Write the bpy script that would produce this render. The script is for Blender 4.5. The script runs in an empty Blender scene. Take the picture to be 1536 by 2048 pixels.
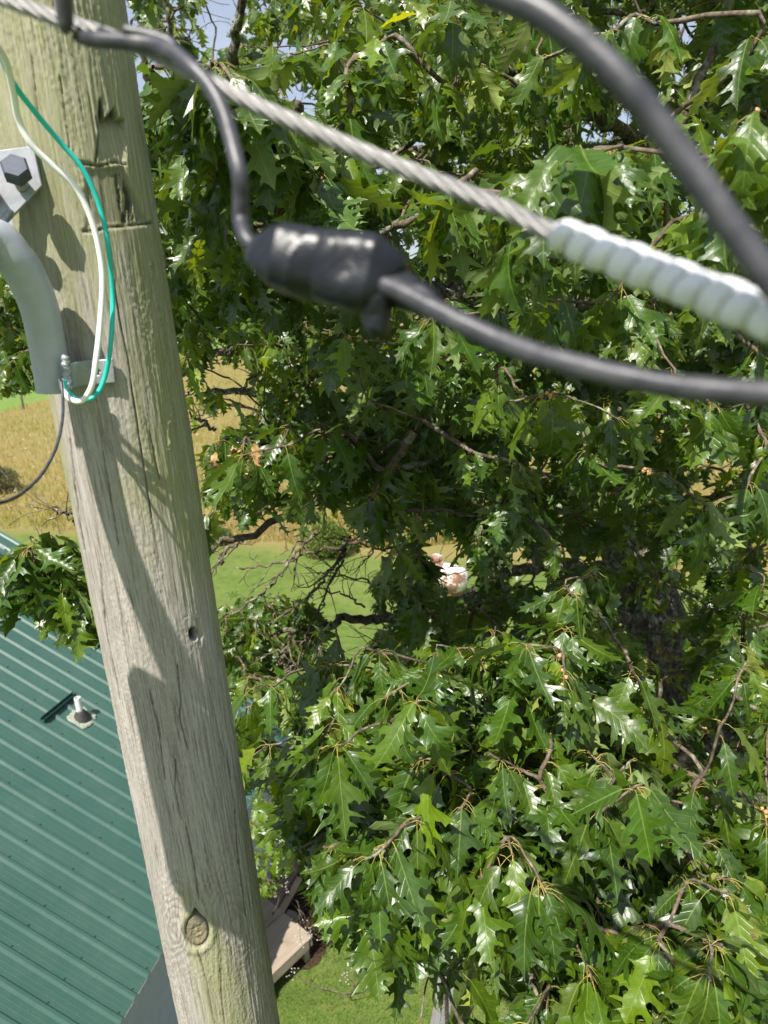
import bpy, math, random
import numpy as np
from mathutils import Vector, Matrix
from mathutils.geometry import delaunay_2d_cdt

rng = np.random.default_rng(7)
random.seed(7)
sc = bpy.context.scene
COL = sc.collection
H = 8.8                                     # eye height over the lawn, metres
F = 1365.0

# ------------------------------------------------------------------ camera
def basis(pitch, roll):
    p, r = math.radians(pitch), math.radians(roll)
    fw = np.array([0, math.cos(p), -math.sin(p)])
    R0 = np.array([1., 0, 0]); U0 = np.cross(R0, fw)
    return math.cos(r)*R0 - math.sin(r)*U0, math.sin(r)*R0 + math.cos(r)*U0, fw
CR, CU, CF = basis(18, 2.8)
EYE = np.array([0, 0, H])
def ray(x, y):
    d = CR*((x-768)/F) - CU*((y-1024)/F) + CF
    return d/np.linalg.norm(d)
def at(x, y, d):
    return EYE + ray(x, y)*d
def onz(x, y, z=0.0):
    r = ray(x, y); return EYE + r*((z-H)/r[2])
def proj(P):
    Q = np.asarray(P) - EYE
    z = Q @ CF
    z = np.where(np.abs(z) < 1e-4, 1e-4, z)
    return 768 + F*(Q @ CR)/z, 1024 - F*(Q @ CU)/z, z

cam = bpy.data.cameras.new('camera'); co = bpy.data.objects.new('camera', cam); COL.objects.link(co)
M = Matrix(((CR[0], CU[0], -CF[0], 0), (CR[1], CU[1], -CF[1], 0), (CR[2], CU[2], -CF[2], H), (0, 0, 0, 1)))
co.matrix_world = M
cam.sensor_fit = 'VERTICAL'; cam.sensor_height = 36; cam.lens = 36*F/2048
cam.clip_start = 0.02; cam.clip_end = 3000
cam.dof.use_dof = True; cam.dof.focus_distance = 1.65; cam.dof.aperture_fstop = 5.2
sc.camera = co

# ------------------------------------------------------------------ light
AZ = math.radians(59); EL = math.radians(57.5)          # where the light travels to, and its height
LD = Vector((math.cos(EL)*math.cos(AZ), math.cos(EL)*math.sin(AZ), -math.sin(EL)))
sun = bpy.data.lights.new('sun', 'SUN'); so = bpy.data.objects.new('sun', sun); COL.objects.link(so)
sun.energy = 5.0; sun.angle = math.radians(0.53); sun.color = (1, .955, .88)
so.rotation_euler = LD.to_track_quat('-Z', 'Y').to_euler(); so.location = (-10, -10, 30)
w = bpy.data.worlds.new("World"); sc.world = w; w.use_nodes = True
nt = w.node_tree; nt.nodes.clear()
sky = nt.nodes.new('ShaderNodeTexSky'); sky.sky_type = 'NISHITA'; sky.sun_disc = False
sky.sun_elevation = EL; sky.sun_rotation = math.atan2(-LD.x, -LD.y); sky.air_density = 1.0; sky.dust_density = 1.2
bg = nt.nodes.new('ShaderNodeBackground'); bg.inputs[1].default_value = 0.065
wo = nt.nodes.new('ShaderNodeOutputWorld')
tcw = nt.nodes.new('ShaderNodeTexCoord'); mpw = nt.nodes.new('ShaderNodeMapping'); mpw.inputs[3].default_value = (1, 1, 3)
nz = nt.nodes.new('ShaderNodeTexNoise'); nz.inputs['Scale'].default_value = 3.2; nz.inputs['Detail'].default_value = 7; nz.inputs['Roughness'].default_value = .6
crw = nt.nodes.new('ShaderNodeValToRGB'); crw.color_ramp.elements[0].position = .6; crw.color_ramp.elements[1].position = .85
mxw = nt.nodes.new('ShaderNodeMixRGB'); mxw.inputs[2].default_value = (7.2, 8.0, 9.6, 1)
nt.links.new(tcw.outputs['Generated'], mpw.inputs[0]); nt.links.new(mpw.outputs[0], nz.inputs['Vector']); nt.links.new(nz.outputs['Fac'], crw.inputs[0])
hzf = nt.nodes.new('ShaderNodeMath'); hzf.operation = 'MULTIPLY_ADD'; hzf.inputs[1].default_value = .5; hzf.inputs[2].default_value = .5; nt.links.new(crw.outputs[0], hzf.inputs[0]); nt.links.new(hzf.outputs[0], mxw.inputs[0]); nt.links.new(sky.outputs[0], mxw.inputs[1]); nt.links.new(mxw.outputs[0], bg.inputs[0]); nt.links.new(bg.outputs[0], wo.inputs[0])
sc.view_settings.view_transform = 'Standard'; sc.view_settings.look = 'None'; sc.view_settings.gamma = 1
sc.view_settings.exposure = 0.78
sc.cycles.max_bounces = 8; sc.cycles.diffuse_bounces = 3; sc.cycles.glossy_bounces = 3; sc.cycles.transmission_bounces = 6
sc.cycles.use_denoising = True
sc.cycles.sample_clamp_indirect = 4

# ------------------------------------------------------------------ material helper
class N:
    def __init__(s, name):
        s.m = bpy.data.materials.new(name); s.m.use_nodes = True
        s.t = s.m.node_tree; s.t.nodes.clear()
        s.out = s.t.nodes.new('ShaderNodeOutputMaterial')
    def node(s, typ, props=None, **ins):
        n = s.t.nodes.new(typ)
        for k, v in (props or {}).items(): setattr(n, k, v)
        for k, v in ins.items():
            k2 = int(k[1:]) if k[0] == '_' and k[1:].isdigit() else k.replace('_', ' ')
            sock = n.inputs[k2]
            s.put(sock, v)
        return n
    def put(s, sock, v):
        if isinstance(v, bpy.types.NodeSocket): s.t.links.new(v, sock)
        elif isinstance(v, bpy.types.Node): s.t.links.new(v.outputs[0], sock)
        else:
            if isinstance(v, (tuple, list)) and len(v) == 3 and len(sock.default_value) == 4: v = (*v, 1)
            sock.default_value = v
    def math(s, op, a, b=0.0, c=0.0, clamp=False):
        n = s.t.nodes.new('ShaderNodeMath'); n.operation = op; n.use_clamp = clamp
        s.put(n.inputs[0], a); s.put(n.inputs[1], b); s.put(n.inputs[2], c); return n.outputs[0]
    def mix(s, f, a, b, typ='MIX'):
        n = s.t.nodes.new('ShaderNodeMixRGB'); n.blend_type = typ
        s.put(n.inputs[0], f); s.put(n.inputs[1], a); s.put(n.inputs[2], b); return n.outputs[0]
    def attr(s, name):
        n = s.t.nodes.new('ShaderNodeAttribute'); n.attribute_name = name; return n
    def mapping(s, vec, scale=(1, 1, 1), loc=(0, 0, 0), rot=(0, 0, 0)):
        n = s.t.nodes.new('ShaderNodeMapping'); s.put(n.inputs[0], vec); n.inputs[3].default_value = scale; n.inputs[1].default_value = loc; n.inputs[2].default_value = rot; return n.outputs[0]
    def noise(s, vec, scale, detail=3, rough=.55, dist=0):
        n = s.t.nodes.new('ShaderNodeTexNoise')
        if vec is not None: s.put(n.inputs['Vector'], vec)
        n.inputs['Scale'].default_value = scale; n.inputs['Detail'].default_value = detail; n.inputs['Roughness'].default_value = rough; n.inputs['Distortion'].default_value = dist
        return n.outputs['Fac']
    def ramp(s, f, *stops):
        n = s.t.nodes.new('ShaderNodeValToRGB'); s.put(n.inputs[0], f)
        el = n.color_ramp.elements
        while len(el) < len(stops): el.new(.5)
        for e, (p, c) in zip(el, stops):
            e.position = p; e.color = (c, c, c, 1) if isinstance(c, (int, float)) else (*c, 1)
        return n.outputs[0]
    def bump(s, h, strength=.3, dist=.01):
        n = s.t.nodes.new('ShaderNodeBump'); n.inputs['Strength'].default_value = strength; n.inputs['Distance'].default_value = dist
        s.put(n.inputs['Height'], h); return n.outputs[0]
    def bsdf(s, col, rough=.6, metal=0, normal=None, spec=.5, **kw):
        n = s.t.nodes.new('ShaderNodeBsdfPrincipled')
        s.put(n.inputs['Base Color'], col); s.put(n.inputs['Roughness'], rough); s.put(n.inputs['Metallic'], metal)
        s.put(n.inputs['Specular IOR Level'], spec)
        if normal is not None: s.put(n.inputs['Normal'], normal)
        for k, v in kw.items(): s.put(n.inputs[k.replace('_', ' ')], v)
        return n.outputs[0]
    def end(s, sh):
        s.put(s.out.inputs[0], sh); return s.m
def objc(n): return n.t.nodes.new('ShaderNodeTexCoord').outputs['Object']

# leaf: glossy dark upper side, pale underside, light coming through; veins follow the lobes
def leaf_material(name, gloss=True):
    n = N(name)
    a = n.attr('luv'); tint = n.attr('tint')
    sp = n.node('ShaderNodeSeparateXYZ', None, _0=a.outputs['Vector'])
    au = n.math('ABSOLUTE', sp.outputs[0]); v = sp.outputs[1]
    mid = n.math('LESS_THAN', au, n.math('MULTIPLY_ADD', v, -.008, .0115))
    t = n.math('SUBTRACT', v, n.math('MULTIPLY', au, 1.1))
    fr = n.math('FRACT', n.math('ADD', n.math('DIVIDE', t, .14), .286))
    dd = n.math('ABSOLUTE', n.math('SUBTRACT', fr, .5))
    sec = n.ramp(dd, (0.0, 1.0), (.028, .7), (.07, 0.0))
    sec2 = n.math('MULTIPLY', sec, .5)
    vein = n.math('MAXIMUM', mid, sec2)
    fr2 = n.math('FRACT', n.math('MULTIPLY', t, 26.0))
    q = n.noise(n.mapping(a.outputs['Vector'], (1, 1, 1)), 9, 3)
    top = n.mix(q, (.021, .051, .003), (.047, .102, .006))
    top = n.mix(1, top, tint.outputs['Color'], 'MULTIPLY')
    top = n.mix(n.math('MULTIPLY', vein, .6), top, (.17, .24, .045))
    und = n.mix(q, (.12, .18, .045), (.16, .225, .06))
    und = n.mix(1, und, n.mix(.5, (1, 1, 1), tint.outputs['Color']), 'MULTIPLY')
    und = n.mix(n.math('MULTIPLY', vein, .6), und, (.33, .36, .13))
    geo = n.t.nodes.new('ShaderNodeNewGeometry')
    col = n.mix(geo.outputs['Backfacing'], top, und)
    h = n.math('ADD', n.math('MULTIPLY', vein, -.6), n.math('ADD', n.math('MULTIPLY', q, .8), n.math('MULTIPLY', n.ramp(dd, (0, 0), (.5, 1)), .35)))
    nr = n.bump(h, .45, .0022)
    rough = n.math('ADD', n.math('MULTIPLY', geo.outputs['Backfacing'], .3), n.math('MULTIPLY_ADD', q, .2, .27))
    p = n.bsdf(col, rough, 0, nr, .62)
    tc = n.mix(1, n.mix(q, (.22, .38, .012), (.32, .50, .03)), tint.outputs['Color'], 'MULTIPLY')
    tc = n.mix(n.math('MULTIPLY', vein, .35), tc, (.1, .2, .01))
    tr = n.node('ShaderNodeBsdfTranslucent', None, Color=tc, Normal=nr).outputs[0]
    mx = n.node('ShaderNodeMixShader', None, _0=.18, _1=p, _2=tr)
    return n.end(mx)
M_leaf = leaf_material('oak leaf')
def m_simple(name, c1, c2, scale, rough=.6, metal=0, bump=.2, bd=.003, spec=.5, det=4, mscale=(1, 1, 1)):
    n = N(name); v = n.mapping(objc(n), mscale)
    q = n.noise(v, scale, det)
    q2 = n.ramp(q, (.3, 0.), (.7, 1.))
    return n.end(n.bsdf(n.mix(q2, c1, c2), rough, metal, n.bump(q, bump, bd), spec))
M_stalk = m_simple('leaf stalk', (.26, .28, .06), (.42, .27, .07), 40, .5)
def bark_material():
    n = N('oak bark'); o = objc(n)
    v = n.mapping(o, (1, 1, .45))
    b = n.noise(v, 26, 8, .68, .6)
    vor = n.node('ShaderNodeTexVoronoi', {'feature': 'DISTANCE_TO_EDGE'}, Vector=n.mapping(o, (1, 1, .3)), Scale=30.).outputs[0]
    c = n.mix(n.ramp(b, (.35, 0), (.65, 1)), (.05, .04, .032), (.2, .17, .14))
    lich = n.ramp(n.noise(o, 13, 6, .65), (.52, 0), (.6, 1))
    c = n.mix(n.math('MULTIPLY', lich, .7), c, (.36, .37, .29))
    yel = n.ramp(n.noise(o, 5.3, 6, .7), (.58, 0), (.66, 1))
    c = n.mix(n.math('MULTIPLY', yel, .6), c, (.33, .26, .07))
    h = n.math('ADD', n.math('MULTIPLY', n.ramp(vor, (0, 0), (.25, 1)), .8), b)
    return n.end(n.bsdf(c, .9, 0, n.bump(h, .9, .02), .2))
M_bark = bark_material()
def twig_material():
    n = N('oak twig'); o = objc(n)
    b = n.noise(o, 60, 6, .65)
    c = n.mix(n.ramp(b, (.35, 0), (.65, 1)), (.05, .036, .027), (.19, .145, .10))
    lich = n.ramp(n.noise(o, 22, 5, .65), (.54, 0), (.6, 1))
    c = n.mix(n.math('MULTIPLY', lich, .5), c, (.34, .34, .27))
    return n.end(n.bsdf(c, .85, 0, n.bump(b, .6, .004), .25))
M_twig = twig_material()
M_acorn = m_simple('acorn', (.42, .2, .07), (.62, .36, .17), 120, .55, bump=.3, bd=.001)
M_deadleaf = m_simple('withered leaf', (.36, .19, .07), (.5, .31, .15), 25, .7, bump=.6, bd=.004)
M_flower = m_simple('dried blossom', (.6, .55, .5), (.8, .76, .7), 50, .8)
M_shrub = None

# ------------------------------------------------------------------ object helpers
def tag(o, label=None, cat=None, group=None, kind=None):
    if label: o['label'] = label
    if cat: o['category'] = cat
    if group: o['group'] = group
    if kind: o['kind'] = kind
    return o
def empty(name, loc, label=None, cat=None, group=None):
    o = bpy.data.objects.new(name, None); COL.objects.link(o); o.location = Vector(loc); o.empty_display_size = .1
    return tag(o, label, cat, group)
def link(name, me, mats, parent=None, smooth=False):
    for m in (mats if isinstance(mats, (list, tuple)) else [mats]): me.materials.append(m)
    o = bpy.data.objects.new(name, me); COL.objects.link(o)
    if parent is not None:
        o.parent = parent
        # keep world coordinates: vertices are stored relative to the thing's origin
        L = np.array(parent_world(parent))
        k = len(me.vertices); a = np.empty(k*3, np.float32); me.vertices.foreach_get('co', a)
        a = (a.reshape(-1, 3) - L).astype(np.float32); me.vertices.foreach_set('co', a.ravel())
    if smooth: me.polygons.foreach_set('use_smooth', [True]*len(me.polygons))
    me.update()
    return o
def parent_world(p):
    v = Vector((0, 0, 0))
    while p is not None: v = v + p.location; p = p.parent
    return v
def tri_mesh(name, V, T, mat_idx=None, attrs=None, smooth=True):
    V = np.asarray(V, np.float32); T = np.asarray(T, np.int32)
    me = bpy.data.meshes.new(name)
    me.vertices.add(len(V)); me.vertices.foreach_set('co', V.ravel())
    k = T.shape[1]
    me.loops.add(T.size); me.loops.foreach_set('vertex_index', T.ravel())
    me.polygons.add(len(T)); me.polygons.foreach_set('loop_start', np.arange(0, T.size, k, dtype=np.int32))
    me.polygons.foreach_set('loop_total', np.full(len(T), k, np.int32))
    if mat_idx is not None: me.polygons.foreach_set('material_index', np.asarray(mat_idx, np.int32))
    me.update(calc_edges=True)
    me.polygons.foreach_set('use_smooth', np.full(len(T), smooth))
    for nm, (typ, arr) in (attrs or {}).items():
        a = me.attributes.new(nm, typ, 'POINT')
        a.data.foreach_set('color' if typ == 'FLOAT_COLOR' else ('value' if typ == 'FLOAT' else 'vector'), np.asarray(arr, np.float32).ravel())
    return me

class MB:
    """collects shapes into one mesh"""
    def __init__(s): s.v = []; s.f = []
    def add(s, V, Fc):
        o = len(s.v); s.v += [tuple(map(float, p)) for p in V]; s.f += [tuple(i+o for i in f) for f in Fc]
    def box(s, c, sx, sy, sz, X=(1, 0, 0), Y=(0, 1, 0), Z=(0, 0, 1), bev=0.0):
        c = np.array(c, float); X, Y, Z = (np.array(a, float) for a in (X, Y, Z))
        if bev <= 0:
            V = [c+X*sx/2*i+Y*sy/2*j+Z*sz/2*k for k in (-1, 1) for j in (-1, 1) for i in (-1, 1)]
            s.add(V, [(0, 2, 3, 1), (4, 5, 7, 6), (0, 1, 5, 4), (2, 6, 7, 3), (0, 4, 6, 2), (1, 3, 7, 5)]); return
        b = bev; V = []
        # bevelled box: rounded rectangle rings
        for (zz, ins) in ((-sz/2, b), (-sz/2+b, 0), (sz/2-b, 0), (sz/2, b)):
            hx, hy = sx/2-ins, sy/2-ins
            for (i, j) in ((-1, -1), (1, -1), (1, 1), (-1, 1)):
                if i*j > 0: pts = [(i*hx, j*(hy-b)), (i*(hx-b), j*hy)]
                else: pts = [(i*(hx-b), j*hy), (i*hx, j*(hy-b))]
                for p in pts: V.append(c+X*p[0]+Y*p[1]+Z*zz)
        Fc = []
        for r in range(3):
            for k in range(8): Fc.append((r*8+k, r*8+(k+1) % 8, (r+1)*8+(k+1) % 8, (r+1)*8+k))
        Fc.append(tuple(range(7, -1, -1))); Fc.append(tuple(range(24, 32)))
        s.add(V, Fc)
    def tube(s, P, R, n=10, caps=True, jitter=0):
        P = np.array(P, float); m = len(P)
        R = np.full(m, R) if np.isscalar(R) else np.array(R, float)
        T = np.gradient(P, axis=0); T /= np.linalg.norm(T, axis=1)[:, None]+1e-12
        u = np.cross(T[0], [0.3, .2, 1.]); u /= np.linalg.norm(u)
        V = []
        for i in range(m):
            u = u - T[i]*(u @ T[i]); u /= np.linalg.norm(u); v = np.cross(T[i], u)
            for k in range(n):
                a = 2*math.pi*k/n; rr = R[i]*(1+(random.uniform(-jitter, jitter) if jitter else 0))
                V.append(P[i]+rr*(math.cos(a)*u+math.sin(a)*v))
        Fc = [(i*n+k, i*n+(k+1) % n, (i+1)*n+(k+1) % n, (i+1)*n+k) for i in range(m-1) for k in range(n)]
        if caps: Fc += [tuple(range(n-1, -1, -1)), tuple(range((m-1)*n, m*n))]
        s.add(V, Fc)
    def build(s, name, mats, parent=None, smooth=False):
        me = bpy.data.meshes.new(name); me.from_pydata(s.v, [], s.f); me.update()
        return link(name, me, mats, parent, smooth)
def spline(P, n=12):
    """Catmull-Rom through the points"""
    P = np.array(P, float); Q = np.vstack([2*P[0]-P[1], P, 2*P[-1]-P[-2]]); out = []
    for i in range(1, len(Q)-2):
        for t in np.linspace(0, 1, n, endpoint=False):
            a, b, c, d = Q[i-1], Q[i], Q[i+1], Q[i+2]
            out.append(.5*((2*b)+(-a+c)*t+(2*a-5*b+4*c-d)*t*t+(-a+3*b-3*c+d)*t**3))
    out.append(P[-1]); return np.array(out)
def autosmooth(o, deg=35):
    me = o.data
    me.polygons.foreach_set('use_smooth', [True]*len(me.polygons))
    try: me.set_sharp_from_angle(angle=math.radians(deg))
    except Exception: pass

# smooth value noise in numpy
def vnoise(x, y, seed=0):
    xi = np.floor(x).astype(np.int64); yi = np.floor(y).astype(np.int64); xf = x-xi; yf = y-yi
    xf = xf*xf*(3-2*xf); yf = yf*yf*(3-2*yf)
    def h(a, b):
        n = (a*374761393 + b*668265263 + seed*1442695041) & 0xffffffff
        n = ((n ^ (n >> 13))*1274126177) & 0xffffffff
        return ((n ^ (n >> 16)) & 0xffff)/65535.0
    return (h(xi, yi)*(1-xf)+h(xi+1, yi)*xf)*(1-yf)+(h(xi, yi+1)*(1-xf)+h(xi+1, yi+1)*xf)*yf
def fbm(x, y, o=4, seed=0):
    s = 0; a = .5; t = 0
    for i in range(o): s = s+a*vnoise(x*2**i, y*2**i, seed+i*17); t += a; a *= .5
    return s/t
def sstep(a, b, x):
    t = np.clip((x-a)/(b-a), 0, 1); return t*t*(3-2*t)

# ================================================================== UTILITY POLE
PK = .815
PA = np.array([-.5604, 1.4862])*PK; PL = np.array([-.0058, -.0156]); PR = .135*PK; PT = .004
def pole_axis(z): return np.array([PA[0]+PL[0]*(z-H), PA[1]+PL[1]*(z-H), z])
def pole_r(z): return PR-PT*(z-H)
def on_pole(x, y, off=0.0):
    """point of the pole's surface seen at this place"""
    d = ray(x, y); lo = None
    for t in np.arange(.8, 12, .004):
        p = EYE+d*t; a = pole_axis(p[2])
        if np.hypot(p[0]-a[0], p[1]-a[1]) < pole_r(p[2])+off:
            lo, hi = t-.004, t
            for _ in range(18):
                m = (lo+hi)/2; p = EYE+d*m; a = pole_axis(p[2])
                if np.hypot(p[0]-a[0], p[1]-a[1]) < pole_r(p[2])+off: hi = m
                else: lo = m
            return EYE+d*hi
    # silhouette: nearest
    ts = np.arange(.8, 12, .004); best = min(ts, key=lambda t: np.hypot(*(EYE+d*t-pole_axis((EYE+d*t)[2]))[:2])-pole_r((EYE+d*t)[2]))
    return EYE+d*best
def build_pole():
    zs = np.concatenate([np.arange(-.3, 5.5, .02), np.arange(5.5, 7.2, .006), np.arange(7.2, 9.6, .0026), np.array([9.6, 9.85, 9.9])])
    nth = 420
    # denser on the side towards the lens
    a0 = math.atan2(-PA[1], -PA[0])
    th = np.linspace(0, 2*math.pi, nth, endpoint=False)
    Z, TH = np.meshgrid(zs, th, indexing='ij')
    ax = PA[0]+PL[0]*(Z-H); ay = PA[1]+PL[1]*(Z-H); r = pole_r(Z)
    S = (np.mod(TH-a0+math.pi, 2*math.pi)-math.pi)*PR       # arc length from the facing line
    X = ax+r*np.cos(TH); Y = ay+r*np.sin(TH)
    px, py, pz = proj(np.stack([X, Y, Z], -1).reshape(-1, 3)); px = px.reshape(Z.shape); py = py.reshape(Z.shape)
    face = (np.cos(TH-a0) > .05)
    px = np.where(face, px, -9999.)
    # grain coordinate: flows round the knot
    kp = on_pole(393, 1862); ka = pole_axis(kp[2]); ks = (np.mod(math.atan2(kp[1]-ka[1], kp[0]-ka[0])-a0+math.pi, 2*math.pi)-math.pi)*PR; kz = kp[2]
    dx = S-ks; dz = (Z-kz)/2.4
    rr2 = dx*dx+dz*dz+1e-6; A = .033
    psi = dx*(1-(A*A)/(rr2+A*A*.8)*.85)
    edge_n = fbm(px/9, py/16, 3, 5)*8-4; en2 = fbm(px/3.2, py/14, 3, 8)*8-4
    D = np.zeros_like(Z); dark = np.zeros_like(Z)
    # long fluting and weathered fibres
    D += (fbm(S*14+20, Z*1.4, 3, 3)-.5)*.007
    fib = fbm(psi*230+50, Z*7, 3, 11)
    D += (fib-.5)*.0026+(fbm(psi*520+9, Z*26, 2, 17)-.5)*.0018
    rough = sstep(.45, .65, fbm(S*16+9, Z*5, 3, 21))
    D += (fbm(S*300, Z*200, 2, 31)-.5)*.0019*rough
    def poly(pts, soft=3.0, jag=1.0):
        P = np.array(pts, float); qx = px+edge_n*jag*.6; qy = py+edge_n*jag
        ins = np.zeros(px.shape, bool); dmin = np.full(px.shape, 1e9)
        for i in range(len(P)):
            x1, y1 = P[i]; x2, y2 = P[(i+1) % len(P)]
            c = ((y1 > qy) != (y2 > qy)) & (qx < (x2-x1)*(qy-y1)/((y2-y1) if y2 != y1 else 1e-9)+x1)
            ins ^= c
            tx = np.clip(((qx-x1)*(x2-x1)+(qy-y1)*(y2-y1))/((x2-x1)**2+(y2-y1)**2+1e-9), 0, 1)
            dmin = np.minimum(dmin, np.hypot(qx-(x1+tx*(x2-x1)), qy-(y1+tx*(y2-y1))))
        return np.where(ins, np.clip(dmin/soft, 0, 1), 0)
    def line(pts, wd, jag=1.0):
        P = np.array(pts, float); qx = px+en2*jag*.5; dmin = np.full(px.shape, 1e9)
        for i in range(len(P)-1):
            x1, y1 = P[i]; x2, y2 = P[i+1]
            tx = np.clip(((qx-x1)*(x2-x1)+(py-y1)*(y2-y1))/((x2-x1)**2+(y2-y1)**2+1e-9), 0, 1)
            dmin = np.minimum(dmin, np.hypot(qx-(x1+tx*(x2-x1)), py-(y1+tx*(y2-y1))))
        return np.clip(1-dmin/wd, 0, 1)
    # torn patch below the guy wire
    c1 = poly([(196, 240), (198, 200), (206, 196), (211, 236), (222, 222), (232, 212), (238, 236), (252, 240), (256, 322), (232, 330), (196, 322)], 5, .8)
    D -= c1*.011*(1-.6*sstep(230, 330, py)); dark = np.maximum(dark, c1*(1-sstep(222, 262, py))*.95)
    l1 = line([(160, 326), (196, 332), (232, 324), (250, 328)], 4.5); D -= l1*.006; dark = np.maximum(dark, l1*.8)
    l1b = line([(192, 236), (200, 262), (192, 322)], 3.5); D -= l1b*.005; dark = np.maximum(dark, l1b*.8)
    l2 = line([(166, 462), (190, 462), (214, 454), (250, 452), (302, 446)], 4.5); D -= l2*.006; dark = np.maximum(dark, l2*.85)
    low = poly([(168, 334), (250, 332), (300, 444), (250, 450), (214, 452), (170, 460)], 6, .7)
    D -= low*.004; dark = np.maximum(dark, low*.28)
    sp_ = poly([(226, 350), (246, 346), (268, 384), (282, 442), (244, 446), (232, 410)], 5, 1.0)
    st = (fbm(px/3.1+3, py/40, 2, 71)); D -= sp_*(st > .5)*.007; dark = np.maximum(dark, sp_*(st > .52)*.8)
    l3 = line([(228, 560), (240, 640), (256, 716), (266, 790), (284, 905), (296, 985), (304, 1035)], 2.2, .3); D -= l3*.004; dark = np.maximum(dark, l3*.85)
    for pts in ([(120, 150), (128, 210), (140, 300)], [(62, 110), (76, 240)], [(205, 905), (214, 960), (236, 1090)], [(355, 1330), (362, 1400), (360, 1440), (376, 1500)], [(300, 1380), (318, 1470), (330, 1560)],
                [(470, 1620), (478, 1720), (492, 1830)], [(440, 1930), (444, 2000), (450, 2048)], [(352, 1520), (350, 1580), (362, 1640)], [(330, 1960), (352, 2040)], [(300, 860), (320, 960)], [(200, 1130), (212, 1260), (240, 1400)],
                [(372, 1655), (388, 1730), (398, 1800)], [(396, 1900), (412, 1960), (430, 2048)], [(140, 880), (152, 990), (170, 1100)], [(455, 1500), (462, 1560)]):
        l = line(pts, 2.0, .8); D -= l*.003; dark = np.maximum(dark, l*.75)
    # crusty ridge
    l4 = line([(300, 520), (316, 600), (332, 700), (344, 800), (340, 900)], 7, 1.6); D += l4*(fbm(px/4, py/5, 2, 91)-.35)*.006
    # small woodpecker-like hole
    e = np.hypot((px-389)/9.5, (py-1268)/12.5); hole = np.clip(1.25-e, 0, 1); D -= sstep(0, .5, hole)*.022; dark = np.maximum(dark, sstep(.1, .5, hole)*.97)
    spn = poly([(392, 1236), (400, 1238), (408, 1270), (404, 1292), (396, 1290), (397, 1260)], 3, .4); D -= spn*.004
    light = spn*.8
    # knot
    e = np.hypot((px-394)/23, (py-1862)/31)
    ring = np.exp(-((e-1.0)/.07)**2); D -= ring*.005; dark = np.maximum(dark, ring*.8)
    D += np.exp(-((e-1.35)/.25)**2)*.004
    knot = sstep(1.02, .9, e)
    D += knot*(fbm(px/3, py/3, 3, 41)-.6)*.004
    rot = sstep(.75, .45, np.hypot((px-396)/23, (py-1868)/31)+.3*(fbm(px/5, py/5, 3, 43)-.5)); D -= rot*.004*(fbm(px/2.2, py/2.2, 2, 47))
    cl = poly([(380, 1834), (388, 1814), (394, 1816), (408, 1836), (396, 1832)], 3, .3); D -= cl*.009; dark = np.maximum(dark, cl*.9)
    # swirl of growth rings beside the knot
    wl = np.exp(-(((px-352)/44)**2+((py-1858)/95)**2)); wr = np.exp(-(((px-466)/52)**2+((py-1850)/95)**2))
    el_ = np.hypot((px-350)/24, (py-1855)/46)+.9*(fbm(px/30, py/40, 4, 51)-.5); er_ = np.hypot((px-468)/30, (py-1846)/46)+.9*(fbm(px/30, py/40, 4, 53)-.5)
    rings = (np.sin(el_*17)*wl+np.sin(er_*17)*wr)
    D += rings*.0006*(1-knot)
    Rr = r+D
    V = np.stack([ax+Rr*np.cos(TH), ay+Rr*np.sin(TH), Z], -1).reshape(-1, 3)
    m = len(zs); idx = np.arange(m*nth).reshape(m, nth); nx = np.roll(idx, -1, 1)
    Q = np.stack([idx[:-1], nx[:-1], nx[1:], idx[1:]], -1).reshape(-1, 4)
    # algae follows fluting and height
    alg = fbm(S*11+3, Z*1.1, 4, 61)
    algm = sstep(.42, .58, alg+.14*sstep(8.0, 8.6, Z)-.12*sstep(8.1, 7.4, Z)+.1*np.exp(-((px-px*0-110)/45)**2)*(py < 500))
    algm = algm*(.45+.55*fbm(S*120, Z*40, 3, 63)); algm = np.clip(algm+.75*np.exp(-((px-285)/55)**2-((py-960)/190)**2)*fbm(S*60, Z*14, 3, 65)*1.3, 0, 1)
    msk = np.stack([algm.ravel(), dark.ravel(), np.clip(knot+0*light, 0, 1).ravel(), np.ones(algm.size)], -1)
    gv = np.stack([(psi+.0*S).ravel(), Z.ravel(), (rings*.5).ravel()], -1)
    me = tri_mesh('shaft', V, Q, None, {'mask': ('FLOAT_COLOR', msk), 'grain': ('FLOAT_VECTOR', gv), 'rot': ('FLOAT', (rot*knot+light*0).ravel())})
    n = N('weathered pole wood')
    g = n.attr('grain'); mk = n.attr('mask'); ms = n.node('ShaderNodeSeparateColor', None, _0=mk.outputs['Color'])
    f1 = n.noise(n.mapping(g.outputs['Vector'], (260, 9, 0)), 1, 6, .65, .3)
    f2 = n.noise(n.mapping(g.outputs['Vector'], (60, 2.2, 3)), 1, 5, .6, .2)
    f3 = n.noise(n.mapping(g.outputs['Vector'], (900, 60, 0)), 1, 3, .6)
    c = n.mix(n.ramp(f2, (.3, 0), (.7, 1)), (.32, .283, .245), (.49, .448, .405))
    c = n.mix(n.math('MULTIPLY', n.ramp(f1, (.31, 1), (.51, 0)), .85), c, (.12, .095, .07))
    c = n.mix(n.math('MULTIPLY', n.ramp(f3, (.5, 0), (.7, 1)), .5), c, (.62, .58, .52)); c = n.mix(n.math('MULTIPLY', n.ramp(n.noise(n.mapping(g.outputs['Vector'], (620, 190, 7)), 1, 3, .75), (.56, 0), (.68, 1)), .45), c, (.13, .11, .085))
    rg = n.node('ShaderNodeSeparateXYZ', None, _0=g.outputs['Vector']).outputs[2]
    c = n.mix(n.math('MULTIPLY', n.ramp(rg, (.1, 0), (.45, 1)), .3), c, (.16, .12, .09))
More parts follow.
